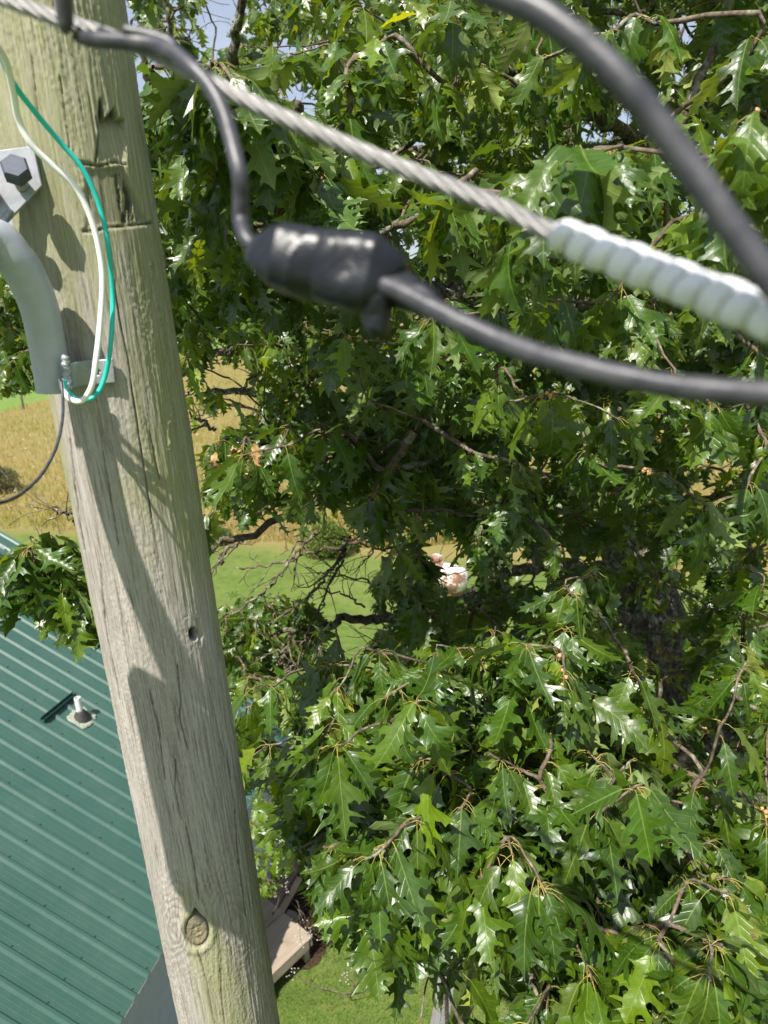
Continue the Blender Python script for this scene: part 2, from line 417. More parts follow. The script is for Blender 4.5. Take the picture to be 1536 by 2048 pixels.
    ac = n.mix(n.noise(n.mapping(g.outputs['Vector'], (500, 120, 1)), 1, 4, .7), (.18, .195, .055), (.38, .385, .155))
    c = n.mix(n.math('MULTIPLY', ms.outputs[0], .76), c, ac)
    c = n.mix(ms.outputs[1], c, (.022, .018, .013))
    kc = n.mix(n.noise(g.outputs['Vector'], 260, 5, .7), (.06, .045, .035), (.2, .16, .12))
    c = n.mix(n.math('MULTIPLY', ms.outputs[2], .75), c, kc)
    rt = n.attr('rot'); c = n.mix(n.math('MULTIPLY', rt.outputs['Fac'], n.ramp(n.noise(g.outputs['Vector'], 700, 3, .7), (.45, 0), (.6, .8))), c, (.34, .27, .13))
    hh = n.math('ADD', f1, n.math('MULTIPLY', f3, .5))
    sh = n.bsdf(c, .85, 0, n.bump(hh, .9, .003), .3)
    root = empty('utility_pole', pole_axis(0), 'tall weathered wooden utility pole with green algae and a large knot low down', 'pole')
    link('shaft', me, n.end(sh), root)
    return root
pole = build_pole()

# ================================================================== METALS / PLASTICS
def metal(name, col, rough, met=.9, sc_=30, var=.25, bump=.15):
    n = N(name); o = objc(n)
    q = n.noise(o, sc_, 5, .6); v = n.node('ShaderNodeTexVoronoi', None, Vector=o, Scale=sc_*4.).outputs['Color']
    vv = n.node('ShaderNodeSeparateColor', None, _0=v).outputs[0]
    k = n.math('ADD', n.math('MULTIPLY', q, .7), n.math('MULTIPLY', vv, .3))
    c = n.mix(k, tuple(x*(1-var) for x in col), tuple(min(1, x*(1+var)) for x in col))
    return n.end(n.bsdf(c, n.math('MULTIPLY_ADD', q, .25, rough-.12), met, n.bump(q, bump*.5, .001), .5))
M_galv = metal('galvanised steel', (.36, .37, .385), .5, .55)
M_galv2 = metal('grey painted pipe', (.40, .42, .455), .45, .2, 18, .1, .05)
M_dark = metal('dark bolt steel', (.075, .088, .115), .62, .3, 60)
M_strand = metal('steel strand', (.27, .26, .25), .5, .6, 120, .4)
M_rust = metal('rust', (.3, .15, .08), .8, .2, 60, .5, .6)
def plastic(name, c1, c2, rough=.4, spec=.5, sc_=50, bump=.1):
    return m_simple(name, c1, c2, sc_, rough, 0, bump, .002, spec)
M_black = plastic('black cable jacket', (.024, .024, .031), (.075, .073, .08), .42, .5, 70, .35)
M_tape = None
def tape():
    n = N('black vinyl tape'); o = objc(n)
    q = n.noise(o, 45, 4, .6, 1.2)
    return n.end(n.bsdf(n.mix(q, (.006, .0065, .009), (.014, .016, .021)), n.math('MULTIPLY_ADD', q, .3, .20), 0, n.bump(q, .3, .004), .4))
M_tape = tape()
M_guard = plastic('white plastic guard', (.70, .70, .70), (.84, .84, .83), .38, .5, 90, .25)
M_green = plastic('green insulation', (.02, .50, .42), (.03, .56, .47), .35)
M_white = plastic('white insulation', (.88, .86, .82), (.92, .9, .86), .35)

# ------------------------------------------------------------------ lamp arm on the pole
arm = empty('pipe_bracket', on_pole(150, 740), 'grey steel lamp arm pipe bracketed to the pole with an open lower end', 'pipe bracket')
LDn = np.array(LD)
pipe_pts = [at(108, 784, 1.19), at(101, 730, 1.185), at(93, 680, 1.18), at(80, 620, 1.17), at(60, 568, 1.16), at(30, 518, 1.15), at(-24, 478, 1.14), on_pole(203, 950)-LDn*.36, on_pole(250, 1110)-LDn*.55, on_pole(318, 1270)-LDn*.72, on_pole(375, 1390)-LDn*.86]
pp = spline(pipe_pts, 14)
mb = MB(); mb.tube(pp, np.interp(np.arange(len(pp)), [0, 30, 80, 110, len(pp)], [.0255, .0265, .0275, .0225, .0215]), 28, caps=False)
# inner wall so the open end shows thickness
T0 = pp[0]-pp[3]; T0 /= np.linalg.norm(T0)
mb.tube(pp[:12][::-1], .0236, 28, caps=False)
u = np.cross(T0, [0, 0, 1.]); u = np.cross(T0, [1., 0, 0]); u /= np.linalg.norm(u); vv_ = np.cross(T0, u)
V = [pp[0]+rr*(math.cos(a)*u+math.sin(a)*vv_) for rr in (.0236, .0255) for a in np.linspace(0, 2*math.pi, 28, endpoint=False)]
mb.add(V, [(k, (k+1) % 28, 28+(k+1) % 28, 28+k) for k in range(28)])
mb.build('arm_pipe', M_galv2, arm, True)
def pixel_plate(pts, thick, n=None):
    """flat or bent plate from corners given in space, extruded along its normal"""
    P = np.array(pts, float); c = P.mean(0)
    if n is None:
        n = np.cross(P[1]-P[0], P[-1]-P[0]); n /= np.linalg.norm(n)
        if n @ (EYE-c) < 0: n = -n
    k = len(P); V = list(P)+list(P-n*thick)
    return V, [tuple(range(k))]+[tuple(range(2*k-1, k-1, -1))]+[(i, i+k, (i+1) % k+k, (i+1) % k) for i in range(k)]
mb = MB()
def plane_pts(pix, p0, nrm):
    out = []
    for (x, y) in pix:
        d = ray(x, y); out.append(EYE+d*((p0-EYE) @ nrm/(d @ nrm)))
    return out
pc = on_pole(70, 375, .006); axp = pole_axis(pc[2])
pn = np.array([pc[0]-axp[0], pc[1]-axp[1], 0]); pn /= np.linalg.norm(pn)
pn = pn+np.array([.45, -.25, .15]); pn /= np.linalg.norm(pn)
plp = pc+pn*.012
pts = plane_pts([(-95, 312), (66, 291), (84, 371), (0, 459), (-70, 520), (-110, 400)], plp, pn)
V, Fc = pixel_plate(pts, .006, pn); mb.add(V, Fc)
o = mb.build('mounting_plate', M_galv, arm); autosmooth(o, 20)
bv = o.modifiers.new('b', 'BEVEL'); bv.width = .0012; bv.segments = 2
# bolt: square head on a short shank and a washer
hc = plane_pts([(38, 345)], plp, pn)[0]
e1 = np.cross(pn, [0, 0, 1.]); e1 /= np.linalg.norm(e1); e2 = np.cross(e1, pn)
bt = pn*.75+e2*.25+e1*-.1; bt /= np.linalg.norm(bt); b1 = np.cross(bt, [0, 0, 1.]); b1 /= np.linalg.norm(b1); b2 = np.cross(b1, bt)
base = plane_pts([(44, 372)], plp, pn)[0]
mb = MB(); mb.tube([base-bt*.01, base+bt*.030], .0085, 16)
for k in range(5): mb.tube([base+bt*(.004+k*.005), base+bt*(.0062+k*.005)], .0094, 16)
bo = mb.build('bolt', M_galv, arm, True)
mb = MB(); ca, sa = math.cos(.6), math.sin(.6)
V = []
for (q, s_) in ((.026, .0175), (.028, .0195), (.044, .0195), (.048, .0165)):
    for k in range(6):
        a = 2*math.pi*k/6+.35; V.append(base+bt*q+s_*(math.cos(a)*b1+math.sin(a)*b2))
Fc = [(r*6+k, r*6+(k+1) % 6, (r+1)*6+(k+1) % 6, (r+1)*6+k) for r in range(3) for k in range(6)]+[tuple(range(5, -1, -1)), tuple(range(18, 24))]
mb.add(V, Fc); mb.build('bolt_head', M_dark, bo)
# slotted hole and weld on the plate
mb = MB()
for i in range(9):
    t = i/8; c = plane_pts([(2+18*t, 452-26*t)], plp, pn)[0]+pn*.003
    mb.tube([c-e1*.003, c+e1*.003], [.0045, .0035], 8, True, .15)
mb.build('plate_weld', M_galv, arm, True)
mb = MB(); c0 = plane_pts([(-16, 396)], plp, pn)[0]; mb.tube([c0-pn*.004, c0+pn*.02+e2*.004, c0+pn*.05+e2*.03], .0125, 18)
mb.build('eye_stub', plastic('tan stub', (.36, .3, .25), (.45, .38, .32), .5), arm, True)
# lower strap: weld, bend, flush tab with a hole
def strap():
    top = [(136, 727), (150, 724), (166, 722), (180, 720), (204, 719), (226, 717)]
    bot = [(138, 778), (150, 775), (166, 771), (180, 770), (206, 768), (231, 765)]
    offs = [.040, .034, .020, .009, .008, .010]
    me = bpy.data.meshes.new('strap')
    nU = 40; nV = 16; V = []; A = []
    def lerp(L, t):
        x = t*(len(L)-1); i = min(int(x), len(L)-2); f = x-i
        return np.array(L[i])*(1-f)+np.array(L[i+1])*f
    grid = {}
    hole = (192, 743)
    def pt(t, s):
        a = lerp(top, t); b = lerp(bot, t); q = a*(1-s)+b*s; off = float(lerp([[o_] for o_ in offs], t)[0])
        return on_pole(q[0], q[1], off), q
    V = []; Q2 = []
    for i in range(nU+1):
        for j in range(nV+1):
            p, q = pt(i/nU, j/nV); V.append(p); Q2.append(q)
    V = np.array(V); Q2 = np.array(Q2)
    # pull grid vertices near the rim of the hole onto it, then drop faces inside it
    d = Q2-np.array(hole); rad = np.hypot(d[:, 0]/9.0, d[:, 1]/8.0)
    Fc = []
    idx = lambda i, j: i*(nV+1)+j
    for i in range(nU):
        for j in range(nV):
            q = (idx(i, j), idx(i+1, j), idx(i+1, j+1), idx(i, j+1))
            if np.mean([rad[k] for k in q]) < .95: continue
            Fc.append(q)
    me.from_pydata([tuple(v) for v in V], [], Fc); me.update()
    o = link('strap', me, M_galv, arm, True)
    s = o.modifiers.new('t', 'SOLIDIFY'); s.thickness = .005; s.offset = 0
    return o
strap()
mb = MB()
for i in range(10):
    t = i/9; c = at(130+8*t+2*math.sin(i*2.1), 717+58*t, 1.150+.006*t)
    mb.tube([c+np.array([-.004, 0, .002]), c+np.array([.0045, .001, -.002])], [.0050+random.uniform(-.0006, .0006), .0047], 12, True, .05)
mb.tube([at(137, 765, 1.15), at(138, 782, 1.15)], .0026, 6)
mb.build('weld_bead', M_galv, arm, True)

# the lamp itself hangs at the end of the arm, just out of the picture
LC = on_pole(378, 1400)-LDn*.87; LE = on_pole(482, 1860)-LDn*1.36
lamp = empty('yard_lamp', LC, 'grey flat yard lamp head at the outer end of the arm', 'lamp')
mb = MB(); lx = LE-LC; LL = np.linalg.norm(lx); lx /= LL; ly = np.cross([0, 0, 1.], lx); ly /= np.linalg.norm(ly); lz = np.cross(lx, ly)
mb.box(LC+lx*LL/2, LL, .165, .06, lx, ly, lz, .02); mb.build('housing', M_galv2, lamp)
mb = MB(); mb.box(LC+lx*.2-lz*.034, .24, .13, .012, lx, ly, lz, .004); mb.build('lens', plastic('lamp lens', (.7, .7, .66), (.78, .78, .74), .2), lamp)

# ------------------------------------------------------------------ wires
def wire(name, pts, r, mat, label, cat='wire', n=12, group=None, sub=16):
    P = spline([at(*p) for p in pts], sub); c = P.mean(0)*0+P[0]
    mb = MB(); mb.tube(P, r, n)
    me = bpy.data.meshes.new(name); me.from_pydata(mb.v, [], mb.f); me.update()
    o = link(name, me, mat, None, True); tag(o, label, cat, group); return o
wire('green_wire', [(-60, 30, 1.0), (-8, 92, 1.06), (28, 168, 1.10), (78, 234, 1.12), (122, 286, 1.13), (168, 342, 1.13), (198, 410, 1.13), (216, 490, 1.13), (225, 590, 1.14), (222, 680, 1.13), (211, 750, 1.14), (190, 792, 1.14), (160, 799, 1.145), (138, 786, 1.15), (128, 760, 1.15)], .0036, M_green,
     'thin green insulated wire looping out of the lower end of the grey pipe')
wire('white_wire', [(-30, 60, .96), (8, 115, 1.06), (24, 170, 1.10), (36, 236, 1.12), (62, 288, 1.12), (104, 330, 1.12), (152, 376, 1.12), (183, 440, 1.12), (200, 510, 1.12), (205, 570, 1.12), (200, 650, 1.12), (192, 720, 1.115), (184, 770, 1.12), (166, 800, 1.13), (144, 800, 1.14), (129, 784, 1.15), (122, 758, 1.15)], .0042, M_white,
     'thin white insulated wire looping beside the green one out of the pipe')
wire('black_wire', [(122, 760, 1.14), (126, 800, 1.12), (124, 846, 1.08), (112, 895, 1.03), (88, 942, .98), (58, 975, .93), (24, 998, .88), (-20, 1008, .84), (-70, 1000, .8)], .0022, M_black,
     'thin black wire hanging out of the pipe and curving off to the left')
def overhead(a, b, s0, s1, r, label):
    A = on_pole(*a)-LDn*s0; B = on_pole(*b)-LDn*s1; d = B-A
    P = spline([A-d*.6-np.array([.05, 0, 0]), A, (A+B)/2, B, B+d*.12], 10)
    mb = MB(); mb.tube(P, r, 8); me = bpy.data.meshes.new('overhead_wire'); me.from_pydata(mb.v, [], mb.f); me.update(); tag(link('overhead_wire', me, M_black, None, True), label, 'wire', 'wires over the lamp arm')
overhead((230, 872), (384, 1034), .52, .58, .0045, 'upper of two thin black wires running over the lamp arm outside the view')
overhead((236, 902), (372, 1050), .52, .58, .0045, 'lower of two thin black wires running over the lamp arm outside the view')
# steel messenger strand: six wires laid round a core
def strand(name, pts, r, label):
    P = spline([at(*p) for p in pts], 46); L = np.concatenate([[0], np.cumsum(np.linalg.norm(np.diff(P, axis=0), axis=1))])
    T = np.gradient(P, axis=0); T /= np.linalg.norm(T, axis=1)[:, None]
    u = np.cross(T[0], [0, 0, 1.]); U = []
    for i in range(len(P)): u = u-T[i]*(u @ T[i]); u /= np.linalg.norm(u); U.append(u.copy())
    U = np.array(U); W = np.cross(T, U)
    mb = MB(); mb.tube(P, r*.36, 6)
    for k in range(6):
        a = 2*math.pi*k/6+L/.075*2*math.pi
        mb.tube(P+(np.cos(a)[:, None]*U+np.sin(a)[:, None]*W)*r*.66, r*.34, 7)
    me = bpy.data.meshes.new(name); me.from_pydata(mb.v, [], mb.f); me.update()
    return tag(link(name, me, M_strand, None, True), label, 'cable')
sp_pts = [(-60, -28, .60), (30, 6, .57), (110, 36, .55), (200, 66, .53), (310, 108, .50), (420, 164, .47), (520, 214, .45), (700, 293, .42), (850, 354, .40), (1000, 414, .375), (1090, 458, .36), (1250, 518, .335), (1400, 572, .315), (1600, 650, .295)]
strand('steel_strand', sp_pts, .0045, 'twisted grey steel strand running from the pole into the white plastic guard')
# white spiral guard wrapped over the strand
def guard():
    P = spline([at(*p) for p in [(1106, 462, .355), (1180, 496, .345), (1250, 524, .335), (1330, 554, .325), (1400, 582, .315), (1480, 612, .305), (1600, 656, .293), (1760, 716, .28)]], 60)
    L = np.concatenate([[0], np.cumsum(np.linalg.norm(np.diff(P, axis=0), axis=1))]); T = np.gradient(P, axis=0); T /= np.linalg.norm(T, axis=1)[:, None]
    u = np.cross(T[0], [0, 0, 1.]); n = 40; V = []
    s_ = np.arange(len(P))
    for i in range(len(P)):
        u = u-T[i]*(u @ T[i]); u /= np.linalg.norm(u); w_ = np.cross(T[i], u)
        e = min(1, (L[i]/.005)) if L[i] < .005 else 1
        for k in range(n):
            a = 2*math.pi*k/n
            ph = (L[i]/.0118 + a/(2*math.pi)) % 1.0
            b_ = .0068+.0012*i/len(P); am = .0012 if L[i] < .055 else .0006
            rr = b_*(.90+.10*math.sqrt(e)) + am*(1-abs(2*ph-1)**2.5) - (.0032 if ph < .17 else 0) + .0004*math.sin(L[i]*260+a*2)
            V.append(P[i]+rr*(.35+.65*math.sqrt(e))*(math.cos(a)*u+math.sin(a)*w_))
    m = len(P); Fc = [(i*n+k, i*n+(k+1) % n, (i+1)*n+(k+1) % n, (i+1)*n+k) for i in range(m-1) for k in range(n)]+[tuple(range(n-1, -1, -1)), tuple(range((m-1)*n, m*n))]
    me = bpy.data.meshes.new('cable_guard'); me.from_pydata([tuple(v) for v in V], [], Fc); me.update()
    return tag(link('cable_guard', me, M_guard, None, True), 'ribbed white plastic guard wrapped round the steel strand at the right', 'cable guard')
guard()
# black tap conductor, taped splice and drop cable
cab = empty('service_cable', at(900, 640, .34), 'black service cable with a fat taped splice hanging under the steel strand', 'cable')
def part_tube(name, pts, r, mat, parent, n=16, sub=14, jit=0):
    P = spline([at(*p[:3]) for p in pts], sub)
    if not np.isscalar(r):
        r = np.interp(np.linspace(0, len(pts)-1, len(P)), np.arange(len(pts)), r)
    mb = MB(); mb.tube(P, r, n, True, jit); return mb.build(name, mat, parent, True)
part_tube('conductor', [(150, 62, .52), (165, 74, .52), (200, 80, .51), (255, 84, .50), (310, 92, .49), (350, 108, .475), (388, 140, .46), (424, 180, .45), (448, 228, .44), (466, 290, .43), (480, 350, .42), (482, 400, .42), (482, 440, .42), (492, 476, .41), (520, 502, .405), (560, 520, .40)], .0044, M_black, cab)
part_tube('conductor_stub', [(128, -80, .52), (128, 0, .52), (132, 50, .52), (140, 64, .52)], [.005, .005, .0046, .003], M_black, cab)
part_tube('conductor_tail', [(250, 62, .50), (300, 72, .495), (335, 84, .49), (352, 98, .485)], .0035, M_black, cab)
part_tube('drop_cable', [(740, 560, .37), (800, 584, .36), (860, 614, .35), (930, 650, .34), (1010, 686, .33), (1090, 714, .32), (1180, 738, .312), (1290, 762, .305), (1400, 778, .30), (1540, 788, .295), (1700, 792, .29)], .0051, M_black, cab, 20)
# taped body: lumpy, wound at an angle
def splice():
    C_ = [(508, 494, .402), (528, 506, .398), (560, 516, .395), (600, 524, .392), (646, 534, .388), (672, 540, .385), (752, 556, .378), (764, 560, .377), (790, 572, .372), (830, 592, .365), (870, 614, .358)]
    Rr = [.006, .0120, .0180, .0190, .0178, .0198, .0202, .0125, .0098, .0080, .0056]
    P = spline([at(*p) for p in C_], 12); R = np.interp(np.linspace(0, len(C_)-1, len(P)), np.arange(len(C_)), Rr)
    T = np.gradient(P, axis=0); T /= np.linalg.norm(T, axis=1)[:, None]
    u = np.cross(T[0], [0, 0, 1.]); n = 48; V = []; L = np.concatenate([[0], np.cumsum(np.linalg.norm(np.diff(P, axis=0), axis=1))])
    for i in range(len(P)):
        u = u-T[i]*(u @ T[i]); u /= np.linalg.norm(u); w_ = np.cross(T[i], u)
        for k in range(n):
            a = 2*math.pi*k/n; ph = (L[i]/.017+1.1*math.cos(a)*.5+a/(2*math.pi)) % 1
            bl = (abs(math.cos(a+.35))**3.4+abs(math.sin(a+.35))**3.4)**(-1/3.4)*.95+.035*math.sin(3*a+L[i]*90)+.03*math.sin(2*a-L[i]*210)
            rr = R[i]*bl-.0007*ph-(.0009 if ph < .05 else 0)+.0004
            V.append(P[i]+rr*(math.cos(a)*u+math.sin(a)*w_))
    m = len(P); Fc = [(i*n+k, i*n+(k+1) % n, (i+1)*n+(k+1) % n, (i+1)*n+k) for i in range(m-1) for k in range(n)]+[tuple(range(n-1, -1, -1)), tuple(range((m-1)*n, m*n))]
    mb = MB(); mb.add(V, Fc); return mb.build('taped_splice', M_tape, cab, True)
spl = splice()
part_tube('taped_bolt_end', [(752, 570, .372), (752, 600, .37), (754, 634, .37), (752, 660, .37), (744, 672, .37)], [.010, .0092, .0082, .0078, .004], M_tape, cab, 9, 5, .1)
wire('black_drop_cable', [(900, -60, .33), (980, -18, .32), (1060, 14, .312), (1130, 58, .305), (1190, 108, .30), (1250, 168, .295), (1310, 240, .292), (1370, 320, .289), (1420, 392, .286), (1470, 462, .284), (1530, 545, .282), (1620, 660, .28)], .0050, M_black,
     'thick black cable arching across the upper right corner above the white guard', 'cable', 20)

# ================================================================== GROUND
def ground():
    n = N('ground grass'); o = objc(n)
    big = n.noise(o, .35, 5, .6); fine = n.noise(o, 42, 4, .75); mid = n.noise(o, 5, 4, .6)
    lawn = n.mix(n.ramp(big, (.35, 0), (.68, 1)), (.11, .18, .03), (.17, .21, .05))
    lawn = n.mix(n.ramp(mid, (.42, 0), (.75, 1)), lawn, (.19, .21, .06)); lawn = n.mix(n.math('MULTIPLY', n.ramp(n.noise(o, 1.7, 6, .75), (.45, 0), (.62, 1)), .6), lawn, (.07, .125, .02))
    lawn = n.mix(n.math('MULTIPLY', n.ramp(fine, (.3, 1), (.6, 0)), .65), lawn, (.03, .055, .012))
    sp = n.node('ShaderNodeSeparateXYZ', None, _0=o)
    y = n.math('ADD', sp.outputs[1], n.math('ADD', n.math('MULTIPLY', sp.outputs[0], .31), n.math('MULTIPLY', n.noise(o, .5, 3), 1.4)))
    fieldm = n.ramp(n.math('MULTIPLY_ADD', y, .05, -.66), (.45, 0), (.50, 1))
    fc = n.mix(n.ramp(n.noise(n.mapping(o, (1, 2.5, 1)), .16, 6, .65), (.35, 0), (.65, 1)), (.22, .165, .06), (.17, .165, .045))
    fc = n.mix(n.math('MULTIPLY', n.ramp(n.noise(o, 7, 5, .8), (.4, 0), (.7, 1)), .5), fc, (.30, .24, .11))
    fary = n.math('SUBTRACT', n.math('MULTIPLY', sp.outputs[1], .12), sp.outputs[0])
    farm = n.ramp(n.math('MULTIPLY_ADD', fary, .01, 0.0), (.411, 0), (.416, 1))
    fc = n.mix(farm, fc, n.mix(n.noise(o, .6, 6, .7), (.09, .16, .03), (.18, .25, .06)))
    c = n.mix(fieldm, lawn, fc)
    return n.end(n.bsdf(c, .9, 0, n.bump(n.math('ADD', fine, mid), .7, .03), .15))
M_ground = ground()
mb = MB(); g = 24
xs = np.concatenate([np.linspace(-1400, -70, 8), np.linspace(-60, 60, 41), np.linspace(70, 1400, 8)]); ysg = np.concatenate([np.linspace(-400, -14, 5), np.linspace(-10, 130, 57), np.linspace(150, 1800, 12)])
V = [(x, y, 0) for y in ysg for x in xs]; nx_ = len(xs)
mb.add(V, [(j*nx_+i, j*nx_+i+1, (j+1)*nx_+i+1, (j+1)*nx_+i) for j in range(len(ysg)-1) for i in range(nx_-1)])
tag(mb.build('ground', M_ground), kind='structure')

def blades(name, XY, hgt, wd, lean, cols, label, cat, mat, kind='stuff'):
    k = len(XY); a = rng.uniform(0, 2*math.pi, k); h = hgt*rng.uniform(.55, 1.15, k); la = rng.uniform(0, 2*math.pi, k); ll = lean*rng.uniform(.2, 1, k)*h
    B = np.stack([XY[:, 0], XY[:, 1], np.zeros(k)], -1); S_ = np.stack([np.cos(a), np.sin(a), np.zeros(k)], -1)*(wd/2)
    Mi = B+np.stack([np.cos(la)*ll*.35, np.sin(la)*ll*.35, h*.55], -1); T = B+np.stack([np.cos(la)*ll, np.sin(la)*ll, h*.95], -1)
    V = np.stack([B-S_, B+S_, Mi+S_*.75, Mi-S_*.75, T], 1).reshape(-1, 3)
    i = np.arange(k)[:, None]*5
    T3 = np.concatenate([i+np.array([[0, 1, 2]]), i+np.array([[0, 2, 3]]), i+np.array([[3, 2, 4]])], 0)
    c = np.repeat(cols, 5, 0)
    me = tri_mesh(name, V, T3, None, {'tint': ('FLOAT_COLOR', np.concatenate([c, np.ones((len(c), 1))], 1))}, False)
    o = link(name, me, mat); tag(o, label, cat, None, kind); return o
def blade_mat(name):
    n = N(name); t = n.attr('tint')
    p = n.bsdf(t.outputs['Color'], .6, 0, None, .3); tr = n.node('ShaderNodeBsdfTranslucent', None, Color=n.mix(1, t.outputs['Color'], (1.5, 1.6, .8), 'MULTIPLY')).outputs[0]
    return n.end(n.node('ShaderNodeMixShader', None, _0=.35, _1=p, _2=tr))
M_blade = blade_mat('grass blade')
def house_free(XY): return XY   # filled in after the house is placed
k = 150000
XY = np.stack([rng.uniform(-2.6, 5.2, k), rng.uniform(4.6, 12.5, k)], -1)
LAWN_XY = XY
def in_field(x, y): return y+.31*x > 22.4+1.4*(fbm(x*.5+90, y*.5+90, 3)-.5)

# ================================================================== HOUSE
az = math.radians(75.7); pit = math.radians(29.0)
ED = np.array([math.cos(az), math.sin(az), 0]); NO = np.array([ED[1], -ED[0], 0]); P1 = onz(240, 2048, H-6.369)
UP = -NO*math.cos(pit)+np.array([0, 0, math.sin(pit)]); RN = np.cross(ED, UP); RN = RN if RN[2] > 0 else -RN
def roofpix(x, y, off=0):
    d = ray(x, y); t = ((P1+RN*off-EYE) @ RN)/(d @ RN); p = EYE+d*t; return p
def roofuv(p): return (p-P1) @ ED, (p-P1) @ UP
house = empty('house', P1*np.array([1, 1, 0]), 'low house with a dark green ribbed metal roof and pale grey siding', 'house')
E0, E1 = -9.0, 5.05; SL = 6.6
def roof_material():
    n = N('green metal roofing'); o = objc(n)
    q = n.noise(o, 1.3, 5, .6); q2 = n.noise(o, 180, 2, .5); st = n.noise(n.mapping(o, (1, 1, 1)), 4, 6, .7)
    c = n.mix(n.ramp(q, (.35, 0), (.65, 1)), (.030, .084, .064), (.040, .096, .074))
    c = n.mix(n.math('MULTIPLY', n.ramp(st, (.5, 0), (.8, 1)), .35), c, (.08, .125, .10))
    spk = n.ramp(n.noise(o, 55, 2, .5), (.76, 0), (.79, 1)); c = n.mix(n.math('MULTIPLY', spk, .5), c, (.45, .47, .42))
    return n.end(n.bsdf(c, n.math('MULTIPLY_ADD', st, .15, .33), 0, n.bump(q2, .04, .001), .6))
M_roof = roof_material()
M_screw = m_simple('dark screw washer', (.012, .03, .025), (.03, .05, .045), 60, .6)
def ribbed(e0, e1, upv, origin, nrm, name, parent):
    s_ = .2286; k0 = 3.9115; prof = []
    # profile across: major trapezoid ribs with pairs of small ribs between
    k = math.floor((e0-k0)/s_)
    pos = []
    while True:
        c = k0+k*s_; k += 1
        if c > e1+s_: break
        for (d, h) in ((-.038, 0), (-.015, .027), (.015, .027), (.038, 0), (.083, 0), (.0865, .0011), (.091, .0011), (.0945, 0), (.134, 0), (.1375, .0011), (.142, .0011), (.1455, 0)):
            e = c+d
            if e0 <= e <= e1: pos.append((e, h))
    pos = [(e0, 0)]+pos+[(e1, 0)]
    V = []; ups = [0.0, SL*.33, SL*.66, SL]
    for uu in ups:
        for e, h in pos: V.append(origin+ED*e+upv*uu+nrm*h)
    m = len(pos); Fc = [(j*m+i, j*m+i+1, (j+1)*m+i+1, (j+1)*m+i) for j in range(len(ups)-1) for i in range(m-1)]
    mb = MB(); mb.add(V, Fc); scr = MB()
    # screw heads on the flats, in rows along the purlins
    if nrm is RN:
        k = math.floor((e0-k0)/s_)
        while k0+k*s_ < e1:
            c = k0+k*s_+.048; k += 1
            if c < e0+.02 or c > e1-.02: continue
            for j, uu in enumerate([.06, .66, 1.27, 1.88, 2.49, 3.1, 3.71, 4.32, 4.93, 5.54, 6.1]):
                cc = origin+ED*c+upv*(uu+random.uniform(-.01, .01))
                scr.tube([cc, cc+nrm*.009], [.011, .007], 6)
    o = mb.build(name, M_roof, parent)
    if scr.v: tag(scr.build('roof_screws', M_screw, parent), kind='stuff')
    return o
roof = ribbed(E0, E1, UP, P1, RN, 'roof', house)
UP2 = NO*math.cos(pit)+np.array([0, 0, math.sin(pit)]); P2 = P1-NO*2*SL*math.cos(pit); RN2 = np.cross(UP2, ED); RN2 = RN2 if RN2[2] > 0 else -RN2
ribbed(E0, E1, UP2, P2, RN2, 'roof', house)
mb = MB()
for s_ in (1,):
    rc = P1+UP*SL+ED*(E0+E1)/2
    mb.box(rc-UP*.075+RN*.026, E1-E0+.02, .17, .004, ED, UP, RN); mb.box(P2+UP2*SL+ED*(E0+E1)/2-UP2*.075+RN2*.028, E1-E0+.02, .17, .004, ED, UP2, RN2)
mb.build('ridge_cap', M_roof, house)
# drip edge and pale closure strip under the sheets
mb = MB(); mb.box(P1+ED*(E0+E1)/2-RN*.012+UP*.02, E1-E0, .05, .016, ED, UP, RN); mb.build('closure_strip', plastic('pale closure strip', (.5, .42, .3), (.66, .62, .52), .8, .3, 25), house)
mb = MB(); mb.box(P1+ED*(E0+E1)/2+UP*.08-np.array([0, 0, .07]), E1-E0-.02, .02, .11, ED, NO, (0, 0, 1)); mb.build('fascia', plastic('green fascia', (.05, .13, .1), (.07, .16, .12), .5), house)
mb = MB(); mb.box(P1+ED*E1+UP*SL/2-RN*.02, .03, SL, .12, ED, UP, RN); mb.box(P2+ED*E1+UP2*SL/2-RN2*.02, .03, SL, .12, ED, UP2, RN2); mb.build('rake_trim', plastic('green trim', (.05, .13, .1), (.07, .16, .12), .5), house)
# walls with lap siding
M_siding = m_simple('pale grey siding', (.34, .36, .40), (.39, .41, .45), 8, .55, bump=.08, bd=.003)
INS = .36; zE = P1[2]
def siding(a, b, z0, z1, nrm, name, topfn=None):
    a = np.array(a, float); b = np.array(b, float); d = b-a; Lw = np.linalg.norm(d); d /= Lw; V = []; Fc = []; z = z0
    while z < z1-1e-6:
        zt = min(z+.105, z1)
        k = len(V)
        ta, tb = 0, Lw
        if topfn is not None: ta, tb = topfn(z, Lw)
        if tb-ta < .05: break
        for (t_, zz, off) in ((ta, z, .014), (tb, z, .014), (tb, zt, .002), (ta, zt, .002)):
            p = a+d*t_+nrm*off; V.append((p[0], p[1], zz))
        q = [a+d*ta+nrm*.002, a+d*tb+nrm*.002]
        V += [(q[0][0], q[0][1], z), (q[1][0], q[1][1], z)]
        Fc += [(k, k+1, k+2, k+3), (k+4, k+5, k+1, k)]; z += .105
    mb = MB(); mb.add(V, Fc); return mb.build(name, M_siding, house)
WA = P1-NO*INS; WA[2] = 0
zt = zE+.12
wA, wB = WA+ED*(E0+.3), WA+ED*(E1-.3)
Wd = 2*SL*math.cos(pit)-2*INS
siding(wA, wB, .12, zt, NO, 'wall'); siding(wB-NO*Wd, wA-NO*Wd, .12, zt, -NO, 'wall')
tp = math.tan(pit)
